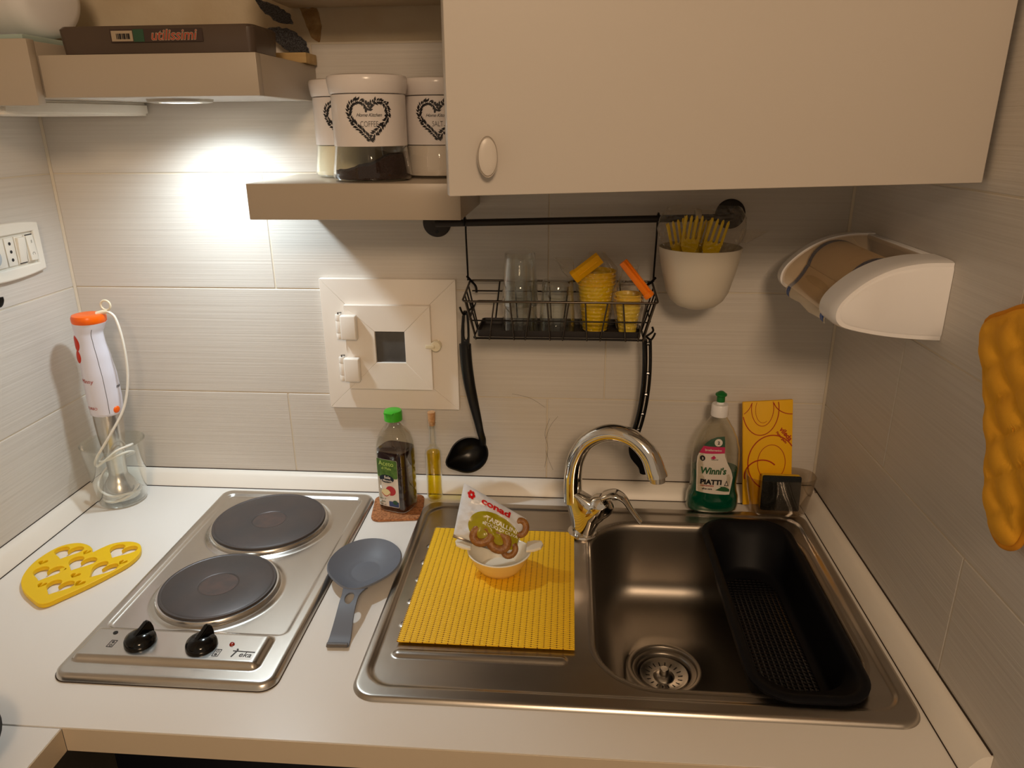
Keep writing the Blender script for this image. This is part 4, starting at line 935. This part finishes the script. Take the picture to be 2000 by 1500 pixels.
def ledge(P, z0, z1, bev=.004):
    bm = bmesh.new(); A = [bm.verts.new((x, y, z0)) for x, y in P]; B = [bm.verts.new((x, y, z1)) for x, y in P]; bm.faces.new(A); bm.faces.new(B)
    for k in range(len(P)): bm.faces.new((A[k], A[(k + 1) % len(P)], B[(k + 1) % len(P)], B[k]))
    bmesh.ops.recalc_face_normals(bm, faces=bm.faces); bmesh.ops.bevel(bm, geom=list(bm.edges), offset=bev, segments=3, affect='EDGES'); return from_bm(bm)
obj('ledge', ledge([(.0005, -.0005), (.0005, -.2385), (.120, -.2385), (.186, -.070), (.1945, -.050), (.1965, -.0005)], .6830, .7033, .004), 'plaster_white', dc)
gp_ = tag(obj('glass_tray', box(.010, .1640, -.2300, -.0200, .7772, .7850, .002), 'glass_plate'), 'pale grey-green glass tray on the small left cabinet', 'tray')
ca = thing('white_canister', 'white rounded plastic appliance lying on top of the small left cabinet', 'appliance', (.0800, -.1180, .8450))
ca.rotation_euler = (0, 0, R(-16))
ck = [(0, -.080), (.040, -.080), (.052, -.074), (.0560, -.062), (.0575, .050), (.0560, .066), (.050, .0760), (.040, .0800), (0, .0810)]
obj('body', put(lathe(ck, 48), Matrix.Rotation(R(90), 4, 'Y')), 'white_plastic', ca, sm=40)
obj('seam_ring', put(tube([(.0577 * math.cos(2 * math.pi * k / 48), .0577 * math.sin(2 * math.pi * k / 48), -.012) for k in range(48)], .0006, 6, True), Matrix.Rotation(R(90), 4, 'Y')), 'grey_plug', ca)
obj('foot', box(-.055, .030, -.030, .030, -.0595, -.0500, .003), 'grey_plug', ca)
pn = thing('frying_pan', 'black pan at the left edge on the worktop return', 'pan', (.2030, -.7200, .0005))
obj('pan_body', lathe([(0, .002), (.0720, 0), (.0800, .002), (.0960, .030), (.0975, .0315), (.0950, .0315), (.0790, .005), (0, .004)], 56), 'black_plastic', pn, sm=40)
obj('handle', tube([(-.09, -.02, .026), (-.13, -.03, .034)], .009, 12, flat=((0, 0, 1), .6)), 'black_plastic', pn)

# ------------------------------------------------------------ rail, basket and what hangs there
RY = -.0480
rl = thing('wall_rail', 'dark metal hanging rail between two round wall flanges', 'rail', (0, 0, 0))
ra, rb = Vector((.6840, RY, .5120)), Vector((1.1640, RY, .5230))
obj('bar', tube([ra, rb], .0058, 16), 'dark_iron', rl)
for p in (ra, rb):
    fl_ = obj('flange', put(lathe([(0, .0035), (.0225, .0035), (.0240, .0025), (.0245, 0), (0, 0)], 36), FRONT(p.x - .006 * (1 if p is ra else -1), -.0002, p.z - .0045 * (1 if p is ra else 0))), 'dark_iron', rl)
    obj('bracket_arm', tube(spline([(p.x, -.003, p.z - .004), (p.x, -.030, p.z - .001), (p.x, RY, p.z)], 4), .0062, 12), 'dark_iron', rl)
    for s in (-1, 1): obj('screw', put(lathe([(0, .0006), (.0028, .0006), (.0028, 0), (0, 0)], 14), FRONT(p.x - .006 * (1 if p is ra else -1), -.0038, p.z + s * .0155 - .004)), 'print_black', fl_)
bs = thing('wire_basket', 'dark wire basket hanging from the rail with glasses and cups', 'basket', (.8900, 0, .3380))
bo = Vector((.8900, 0, .3380))
def wire(nm, P, r=.0014, cl_=False, m='black_wire'): return obj(nm, tube([Vector(p) - bo for p in P], r, 8, cl_), m, bs, sm=60)
def rr3(x0, x1, y0, y1, zb, zf, r=.008):
    out = []
    for x, y in rrect((x0 + x1) / 2, (y0 + y1) / 2, (x1 - x0) / 2, (y1 - y0) / 2, r, 4): out.append((x, y, zb + (zf - zb) * (y1 - y) / (y1 - y0)))
    return out
wire('top_rim', rr3(.7370, 1.0450, -.1310, -.0290, .4140, .4005), .0019, True, 'wire_steel')
wire('middle_rim', rr3(.7470, 1.0350, -.1285, -.0320, .3790, .3690, .006), .0013, True)
wire('bottom_rim', rr3(.7530, 1.0270, -.1260, -.0340, .3400, .3385, .006), .0013, True)
pxt = [.7415, .7880, .8130, .8460, .8720, .9060, .9320, .9670, .9910, 1.0270, 1.0410]; pxb = [.7570, .7790, .8190, .8370, .8770, .8970, .9360, .9570, .9975, 1.0170, 1.0250]
for a, b in zip(pxt, pxb): wire('front_wire', [(a, -.1310, .4005), (a + (b - a) * .5, -.1290, .3690), (b, -.1265, .3370), (b, -.1180, .3365)], .0013, False, 'wire_steel')
for a, b in zip(pxt[1:-1], pxb[1:-1]): wire('back_wire', [(a, -.0290, .4140), (b, -.0330, .3380)], .0013)
for xt, xb in ((.7370, .7530), (1.0450, 1.0270)):
    for y0, y1 in ((-.052, -.060), (-.078, -.072), (-.098, -.104)): wire('side_wire', [(xt, y0, .4110 + (y0 + .03) * .12), (xb, y1, .3385)], .0013)
for k in range(4): wire('floor_wire', [(.7560, -.045 - .024 * k, .3370), (1.0240, -.045 - .024 * k, .3370)], .0012)
for xh, zt in ((.7330, .5135), (1.0470, .5207)):
    wire('hanger', spline([(xh, -.0290, .4140), (xh, -.0300, .4300), (xh, -.0395, .4900), (xh, -.0395, zt - .001), (xh, -.0410, zt + .0060), (xh, RY, zt + .0085), (xh, -.0555, zt + .0050), (xh, -.0570, zt - .004)], 5), .0016)
wire('back_rail', [(.7400, -.0300, .3960), (1.0420, -.0300, .3960)], .0013)
td = loft([[(x, y, z) for x, y in rrect(.8900, -.0800, .1310 + o_, .0410 + o_, .006, 4)] for o_, z in ((-.004, .3395), (0, .3400), (.001, .3510), (-.0005, .3510), (-.0015, .3412), (-.004, .3408))], True, True)
obj('drip_tray', put(td, Matrix.Translation(-bo)), 'tray_dark', bs, sm=40)
for P in ([(.7330, -.040, .4230), (.7390, -.034, .4140), (.7460, -.030, .4040), (.7480, -.034, .3940)], [(1.0490, -.040, .4230), (1.0430, -.034, .4140), (1.0370, -.030, .4090)]):
    wire('corner_hook', spline(P, 4), .0022)
# S hooks for the ladle and spatula
for nm, x, y, z, lab in (('hanging_hook', .7360, -.0600, .3680, 'small black hook at the lower left of the wire basket'), ('hanging_hook', 1.0400, -.0600, .3300, 'small black hook at the lower right of the wire basket')):
    h_ = thing(nm, lab, 'hook', (x, y, z))
    obj('hook_wire', tube(spline([(.006, 0, .014), (.008, 0, .007), (.002, 0, .001), (-.005, 0, -.004), (-.007, -.004, -.006), (-.010, -.010, .002), (-.012, -.012, .009)], 5), .0018, 8), 'black_wire', h_)
    obj('hook_prong', tube(spline([(-.003, 0, -.003), (.004, -.008, -.006), (.008, -.012, .001), (.010, -.013, .007)], 5), .0018, 8), 'black_wire', h_)
# glasses
def tumbler(loc, label, inv_=True):
    h, r0, r1 = .0860, .0245, .0300
    P = [(0, 0), (r0 - .002, 0), (r0, .002), (r0 + .0016, .020), (r1 - .0012, h * .62), (r1, h - .001), (r1 - .0006, h), (r1 - .0014, h - .001), (r1 - .0026, h * .62), (r0 - .0004, .020), (r0 - .0022, .0085), (0, .0080)]
    if inv_: P = [(r, h - z) for r, z in P]
    return tag(obj('drinking_glass', lathe(P, 40), 'clear_glass', None, loc, sm=40), label, 'glass', 'glasses in the wire basket')
tumbler((.8260, -.0830, .3415), 'clear glass upside down, lower one of the stacked pair in the basket')
tumbler((.8260, -.0830, .3860), 'clear glass upside down, upper one of the stacked pair in the basket')
tumbler((.8875, -.0850, .3415), 'clear glass upside down next to the yellow cups in the basket')
# stacked yellow cups and their bags
PITCH = .0065
def cup(r0, r1, h):
    def rad(z): return r0 + (r1 - r0) * z / h + .0004 * math.cos(2 * math.pi * z / PITCH)
    zz = [PITCH / 6 * k for k in range(1, int((h - .004) / (PITCH / 6)))]
    return lathe([(0, 0), (rad(0) - .0012, 0)] + [(rad(z), z) for z in zz] + [(r1, h - .003), (r1 + .0018, h - .0026), (r1 + .0022, h - .0014), (r1 + .0014, h - .0004), (r1 - .0003, h - .0008)] + [(rad(z) - .0003, z) for z in zz[::-1]] + [(rad(0) - .0016, .0009), (0, .0009)], 36)
def stack(me, m, x, y, words, tail, grp):
    first = None
    for k, wd_ in enumerate(words):
        if first is None: c_ = first = obj('plastic_cup', me, m, None, sm=50)
        else: c_ = inst(first)
        c_.location = (x, y, .3420 + PITCH * k); tag(c_, wd_ + tail, 'cup', grp)
TX, TY, UX, UY = .9500, -.0720, 1.0015, -.1005
stack(cup(.0200, .0300, .0800), 'cup_yellow', TX, TY, ['lowest', 'second from below', 'third from below', 'topmost'], ' yellow ringed plastic cup in the tall stack in the basket', 'yellow cups in the tall stack')
stack(cup(.0132, .0208, .0550), 'cup_pale', UX, UY, ['lowest', 'middle', 'topmost'], ' small pale yellow cup in the short bagged stack', 'small cups in the short stack')
def crumple(x, y, z0, prof_, seg=44, amp=.003, seed=0, sx=1, sy=1, lean=(0, 0)):
    rings_ = []
    for i, (r, z) in enumerate(prof_):
        rg = []
        for k in range(seg):
            a = 2 * math.pi * k / seg; n_ = noise.noise((math.cos(a) * 2.5 + seed, math.sin(a) * 2.5, z * 60)) * amp + noise.noise((math.cos(a) * 7, math.sin(a) * 7 + seed, z * 130)) * amp * .45
            rr = max(.001, r + n_ * min(1, .25 + i * .25)); rg.append((x + rr * math.cos(a) * sx + lean[0] * (z - z0), y + rr * math.sin(a) * sy + lean[1] * (z - z0), z + noise.noise((a * 2 + seed, i, 4)) * amp * .6))
        rings_.append(rg)
    return loft(rings_)
cbg = thing('cup_bag', 'clear plastic bag around the tall stack of yellow cups, closed with a clip', 'bag', (0, 0, 0))
obj('film', crumple(TX, TY, .345, [(.0238, .3430), (.0260, .365), (.0290, .385), (.0318, .402), (.0336, .415), (.0340, .428), (.0340, .444), (.0260, .455), (.0180, .463), (.0130, .470)], amp=.0007, seed=2), 'film', cbg, sm=70)
obj('film_tail', crumple(.9080, -.0860, .430, [(.004, .432), (.009, .440), (.012, .452), (.015, .463)], 20, .004, 6, 1, .5, (-.35, 0)), 'film', cbg, sm=70)
cb2 = thing('cup_bag', 'clear plastic bag around the short stack of small cups', 'bag', (0, 0, 0))
obj('film', crumple(UX, UY, .345, [(.0182, .3535), (.0200, .364), (.0222, .380), (.0243, .390), (.0245, .413), (.0200, .424), (.0150, .436), (.0120, .446), (.0140, .456)], amp=.0006, seed=11), 'film', cb2, sm=70)
def clip(name, label, a, b, wdt, m):
    a, b = Vector(a), Vector(b); d = b - a; t = thing(name, label, 'clip', tuple(a), (0, 0, 0)); mm = M3((0, 0, 0), d, (0, -.35, 1))
    obj('jaw', put(box(0, d.length, -wdt / 2, wdt / 2, .0005, .0055, .0014), mm), m, t); obj('jaw', put(box(.002, d.length, -wdt / 2 + .001, wdt / 2 - .001, -.0055, -.0001, .0014), mm), m, t)
    obj('hinge_end', put(box(-.004, .005, -wdt / 2 - .0005, wdt / 2 + .0005, -.006, .006, .002), mm), m, t)
    obj('ridge', put(box(.006, d.length - .006, -.0012, .0012, .0050, .0068, .0005, 1), mm), m, t)
clip('bag_clip', 'yellow bag clip on the bag of tall stacked cups', (.9150, -.1150, .4390), (.9530, -.1120, .4690), .0190, 'clip_yellow')
clip('bag_clip', 'orange bag clip on the bag of small stacked cups', (1.0300, -.1290, .4130), (.9880, -.1230, .4640), .0120, 'clip_orange')
# ladle
la = thing('ladle', 'black plastic ladle hanging from the left side of the wire basket', 'ladle', (.7330, -.0520, .3620))
lo = Vector((.7330, -.0520, .3620))
hpts = [(.7325, -.0560, .3670), (.7290, -.0560, .3300), (.7290, -.0540, .2850), (.7325, -.0500, .2400), (.7385, -.0460, .2000), (.7460, -.0480, .1650), (.7510, -.0520, .1430), (.7545, -.0500, .1270), (.7540, -.0440, .1130)]
up = spline(hpts, 8); k0 = 12
ladle_h = tube([Vector(p) - lo for p in up[k0:]], [.0106 - .0042 * sst(.15, .75, i / (len(up) - k0)) for i in range(len(up) - k0)], 14, flat=((0, -1, 0), .62))
obj('handle', ladle_h, 'black_plastic', la, sm=60)
ey = [(x, z) for x, z in [(-.0055, .0050), (-.0080, -.004), (-.0105, -.030), (-.0110, -.060), (.0030, -.062), (.0040, -.030), (.0035, -.006), (.0015, .0050)]]
ho = [(-.0028, -.002), (-.0045, -.018), (-.0050, -.040), (-.0038, -.046), (-.0012, -.046), (.0005, -.040), (.0003, -.018), (-.0005, -.002)]
obj('hanging_eye', put(shape2d([ey, ho], .0085, .0015, 1), FRONT(0, 0, 0)), 'black_plastic', la, sm=40)
ang_l = R(205)
def lrf(a):
    q = (a - ang_l + math.pi) % (2 * math.pi) - math.pi; return .0345 * (1 + .26 * math.exp(-(q / .36) ** 2)) * (1 + .05 * math.cos(2 * (a - R(30))))
lbw = polar(lrf, lambda t, a: -.032 * (1 - t * t) ** .55 + .004 * (1 - math.cos(a - R(70))) * t * .0, 16, 56)
solid(lbw, .0024)
lbw.transform(M3(Vector((.7300, -.0580, .0990)) - lo, (1, .12, -.05), (0, .30, 1)))
obj('bowl', lbw, 'black_plastic', la, sm=50)
# spatula seen from its edge
st = thing('spatula', 'black slotted-handle spatula hanging from the right side of the wire basket', 'spatula', (1.0380, -.0550, .3200))
so_ = Vector((1.0380, -.0550, .3200))
hp = spline([(1.0390, -.0600, .3220), (1.0420, -.0560, .2800), (1.0425, -.0520, .2400), (1.0400, -.0480, .2000), (1.0350, -.0440, .1650), (1.0290, -.0420, .1400)], 8)
for dx, nm in ((-.0045, 'handle_rail'), (.0050, 'handle_rail')): obj(nm, tube([Vector(p) - so_ + Vector((dx * (1 if p.z < .33 else 1), 0, 0)) for p in hp], .0046 if dx < 0 else .0028, 10, flat=((0, 1, 0), 1.3)), 'black_gloss', st, sm=60)
for k in (2, 12, 20, 28, 36): obj('handle_bridge', tube([Vector(hp[k]) - so_ + Vector((-.005, 0, 0)), Vector(hp[k]) - so_ + Vector((.006, 0, 0))], .0032, 8), 'black_gloss', st)
blade = [(1.0240, .1460), (1.0350, .1460), (1.0440, .1320), (1.0640, .1030), (1.0660, .0800), (1.0540, .0640), (1.0420, .0640), (1.0375, .0760), (1.0230, .0950), (1.0185, .1150)]
obj('blade', put(shape2d([[(x - so_.x, z - so_.z) for x, z in [tuple(p)[:2] for p in spline([(a, b, 0) for a, b in blade], 5, True)]]], .0030, .0008), M3((0, .012, 0), (1, 0, 0), (0, 0, 1))), 'black_plastic', st, sm=40)
# cutlery pot
pt = thing('cutlery_pot', 'cream-white plastic pot of yellow forks hanging at the end of the rail', 'pot', (1.1090, -.0940, .3860))
pp = [(0, 0), (.0180, .0006), (.0310, .005), (.0415, .014), (.0490, .028), (.0575, .062), (.0640, .0960), (.0640, .0975), (.0622, .0975), (.0555, .062), (.0470, .029), (.0395, .016), (.030, .008), (0, .004)]
obj('bowl', lathe(pp, 56), 'pot_white', pt, sm=40)
obj('hanging_strap', tube(spline([(0, .0625, .090), (0, .0600, .120), (0, .0555, .142), (0, .0460, .1490), (0, .0370, .1430), (0, .0360, .136)], 5), .0050, 10, flat=((0, 1, .2), .3)), 'pot_white', pt)
def fork(loc, rot, label):
    o_ = [(-.0045, -.075), (-.0045, -.020), (-.0130, .000), (-.0140, .012)]
    for k in range(4):
        x0 = -.0140 + k * .0080; o_ += [(x0, .046), (x0 + .0012, .050), (x0 + .0028, .050), (x0 + .0040, .046)]
        if k < 3: o_ += [(x0 + .0040, .014), (x0 + .0060, .0115), (x0 + .0080, .014)]
    o_ += [(.0140, .012), (.0130, .000), (.0045, -.020), (.0045, -.075)]
    t = thing('plastic_fork', label, 'fork', loc, rot, 'yellow forks in the pot')
    me = shape2d([o_], .0026, .0005); vmap(me, lambda c: Vector((c.x, c.y, c.z + 8 * max(0, c.y) ** 2 * .4))); obj('head_and_handle', put(me, FRONT(0, 0, 0)), 'fork_yellow', t, sm=40)
    for s in (-1, 1): obj('edge_rib', put(box(s * .0132 - .0008, s * .0132 + .0008, .012, .048, .0022, .0046, .0004, 1), FRONT(0, 0, 0)), 'fork_yellow', t)
fork((1.0890, -.1130, .4860), (R(6), R(2), R(4)), 'yellow plastic fork upright in the pot, middle one')
fork((1.1210, -.1180, .4820), (R(6), R(12), R(-6)), 'yellow plastic fork tilted right in the pot')
fork((1.0770, -.1020, .4790), (R(4), R(-17), R(10)), 'yellow plastic fork tilted left at the rim of the pot')
fork((1.1010, -.0930, .4760), (R(2), R(6), R(30)), 'yellow plastic fork at the back of the pot behind the others')
fg = thing('fork_bag', 'crumpled clear plastic bag around the yellow forks in the pot', 'bag', (0, 0, 0))
obj('film', crumple(1.1060, -.1050, .455, [(.0340, .425), (.0400, .442), (.0460, .462), (.0540, .484), (.0650, .497), (.0670, .512), (.0650, .530), (.0560, .545)], 56, .0030, 21, 1.0, .56, (.02, 0)), 'film', fg, sm=70)
obj('film_tail', crumple(1.1720, -.1000, .490, [(.006, .490), (.011, .497), (.015, .503), (.018, .509)], 24, .003, 33, 1.1, .6, (.9, 0)), 'film', fg, sm=70)

# ------------------------------------------------------------ paper roll holder on the right wall
rh = thing('paper_roll_holder', 'white wall-mounted kitchen paper holder on the right wall', 'paper holder', (W, 0, 0))
CH = [(0, .4065), (-.040, .4085), (-.080, .4130), (-.118, .4210), (-.1300, .4290), (-.1330, .4400), (-.1285, .4540), (-.1150, .4700), (-.0950, .4860), (-.0680, .4990), (-.0350, .5060), (0, .5070)]
CHs = [tuple(p)[:2] for p in spline([(a, b, 0) for a, b in CH], 5)]
def cheek(y0, y1, inset_side):
    c = (-.055, .457); rings_ = []
    for f, y in ((.955, y0), (.985, y0 + (y1 - y0) * .10), (1.0, y0 + (y1 - y0) * .35), (1.0, y1)): rings_.append([((c[0] + (x - c[0]) * f) if x < -.0005 else -.0004, y, c[1] + (z - c[1]) * f) for x, z in CHs])
    return loft(rings_, True, True)
obj('end_cheek', cheek(-.3520, -.2980, 1), 'white_plastic', rh, sm=50)
face_ = [((-.055 + (x + .055) * .86) if x < -.0005 else -.0004, -.3534, .457 + (z - .457) * .80) for x, z in CHs]
f2 = [((-.055 + (x + .055) * .90) if x < -.0005 else -.0004, -.3519, .457 + (z - .457) * .86) for x, z in CHs]
obj('cheek_panel', loft([f2, face_], True, True), 'white_plastic', rh, sm=30)
obj('end_cheek', cheek(-.0840, -.1080, 1), 'white_plastic', rh, sm=50)
obj('back_plate', box(-.0040, -.0004, -.2980, -.1080, .4080, .5060, .001), 'white_plastic', rh)
obj('top_rail', box(-.0120, -.0042, -.2978, -.1082, .4990, .5060, .0015), 'white_plastic', rh)
cvr = [p for p in CHs if p[1] > .430 and p[0] < -.004]
V = []; F = []
for x, z in cvr: V += [(-.055 + (x + .055) * .96, -.2978, .457 + (z - .457) * .96), (-.055 + (x + .055) * .96, -.1082, .457 + (z - .457) * .96)]
for k in range(len(cvr) - 1): F.append((2 * k, 2 * k + 1, 2 * k + 3, 2 * k + 2))
obj('smoky_cover', mk(V, F), 'smoky_cover', rh, sm=60)
pr_ = thing('paper_roll', 'kitchen paper roll with blue printed edges inside the wall holder', 'paper roll', (W - .0560, -.2030, .4560))
RL = .0930; rr_ = .0415
obj('roll', put(lathe([(.018, -RL), (rr_, -RL), (rr_, RL), (.018, RL)], 48), Matrix.Rotation(R(90), 4, 'X')), 'paper', pr_, sm=40)
sheetp = [(-.0420, .004), (-.0480, -.008), (-.0560, -.020), (-.0640, -.028), (-.0670, -.036), (-.0660, -.042)]
def pstrip(nm, m, y0, y1, off, lim=None):
    pts = [tuple(p)[:2] for p in spline([(a, b, 0) for a, b in sheetp], 5)]; V = []; F = []
    for x, z in pts:
        for j in range(9): y = y0 + (y1 - y0) * j / 8; V.append((x - off, y, z + .0018 * math.sin(y * 70) * (1 if z < -.03 else 0)))
    for i in range(len(pts) - 1):
        for j in range(8): a = i * 9 + j; F.append((a, a + 1, a + 10, a + 9))
    return obj(nm, mk(V, F), m, pr_, sm=60)
pstrip('hanging_sheet', 'paper', -.0925, .0925, 0)
pstrip('printed_edge', 'print_blue', -.0880, -.0740, .0006); pstrip('printed_edge', 'print_blue', .0740, .0880, .0006)
for y in (-.081, .081): obj('printed_band', put(lathe([(rr_ + .0003, y - .007), (rr_ + .0003, y + .007)], 48), Matrix.Rotation(R(90), 4, 'X')), 'print_blue', pr_, sm=40)

# ------------------------------------------------------------ oven mitt on the right wall
om = thing('oven_mitt', 'mustard yellow quilted oven mitt hanging on the right wall', 'oven mitt', (W - .0160, -.5600, .3700))
# local u = towards the viewer along the wall (-y), v = up
mo = [(-.0950, .0880), (-.0600, .1150), (-.0200, .1280), (.0500, .1250), (.0620, .1000), (.0660, .0300), (.0900, -.0100), (.1000, -.0500), (.0880, -.0700), (.0600, -.0480), (.0450, -.0600), (.0380, -.0900), (.0180, -.1080), (-.0080, -.1090), (-.0270, -.0940), (-.0370, -.0600), (-.0550, -.0100), (-.0800, .0500)]
mo = [(-.0900, .0870), (-.0560, .1120), (-.0200, .1260), (.0400, .1300), (.0560, .1000), (.0620, .0300), (.0900, -.0050), (.1010, -.0450), (.0880, -.0680), (.0640, -.0480), (.0520, -.0600), (.0480, -.0850), (.0400, -.1020), (.0200, -.1120), (-.0020, -.1040), (-.0130, -.0830), (-.0300, -.0350), (-.0560, .0250)]
moS = [Vector(tuple(p)[:2]) for p in spline([(a, b, 0) for a, b in mo], 5, True)]
mc = Vector((.010, .020))
def quilt(p):
    a = abs(math.sin((p.x * .62 + p.y * .78) * math.pi / .036)); b = abs(math.sin((p.x * .62 - p.y * .78) * math.pi / .036)); return min(a, 1) ** .45 * min(b, 1) ** .45
def mitt_side(sg_):
    NR = 26; V = []; F = []; S = len(moS)
    for i in range(NR + 1):
        t = i / NR
        for p in moS:
            q = mc + (p - mc) * t; h = .0105 * (1 - t ** 6) ** .5 + (.0068 * quilt(q) * (1 - t ** 10) if sg_ > 0 else 0); V.append((-sg_ * h, -q.x, q.y))
    for i in range(NR):
        for k in range(S): a = i * S + k; b = i * S + (k + 1) % S; F.append((a, b, b + S, a + S))
    return fixn(mk(V, F))
obj('quilted_front', mitt_side(1), 'mitt', om, sm=70); obj('quilted_back', mitt_side(-1), 'mitt', om, sm=70)
obj('binding', tube([(0, -p.x, p.y) for p in moS], .0032, 8, True), 'mitt_binding', om, sm=60)
obj('hanging_loop', tube(spline([(0, -.030, .128), (.004, -.034, .145), (.004, -.026, .150), (0, -.022, .129)], 6), .002, 8), 'mitt_binding', om)
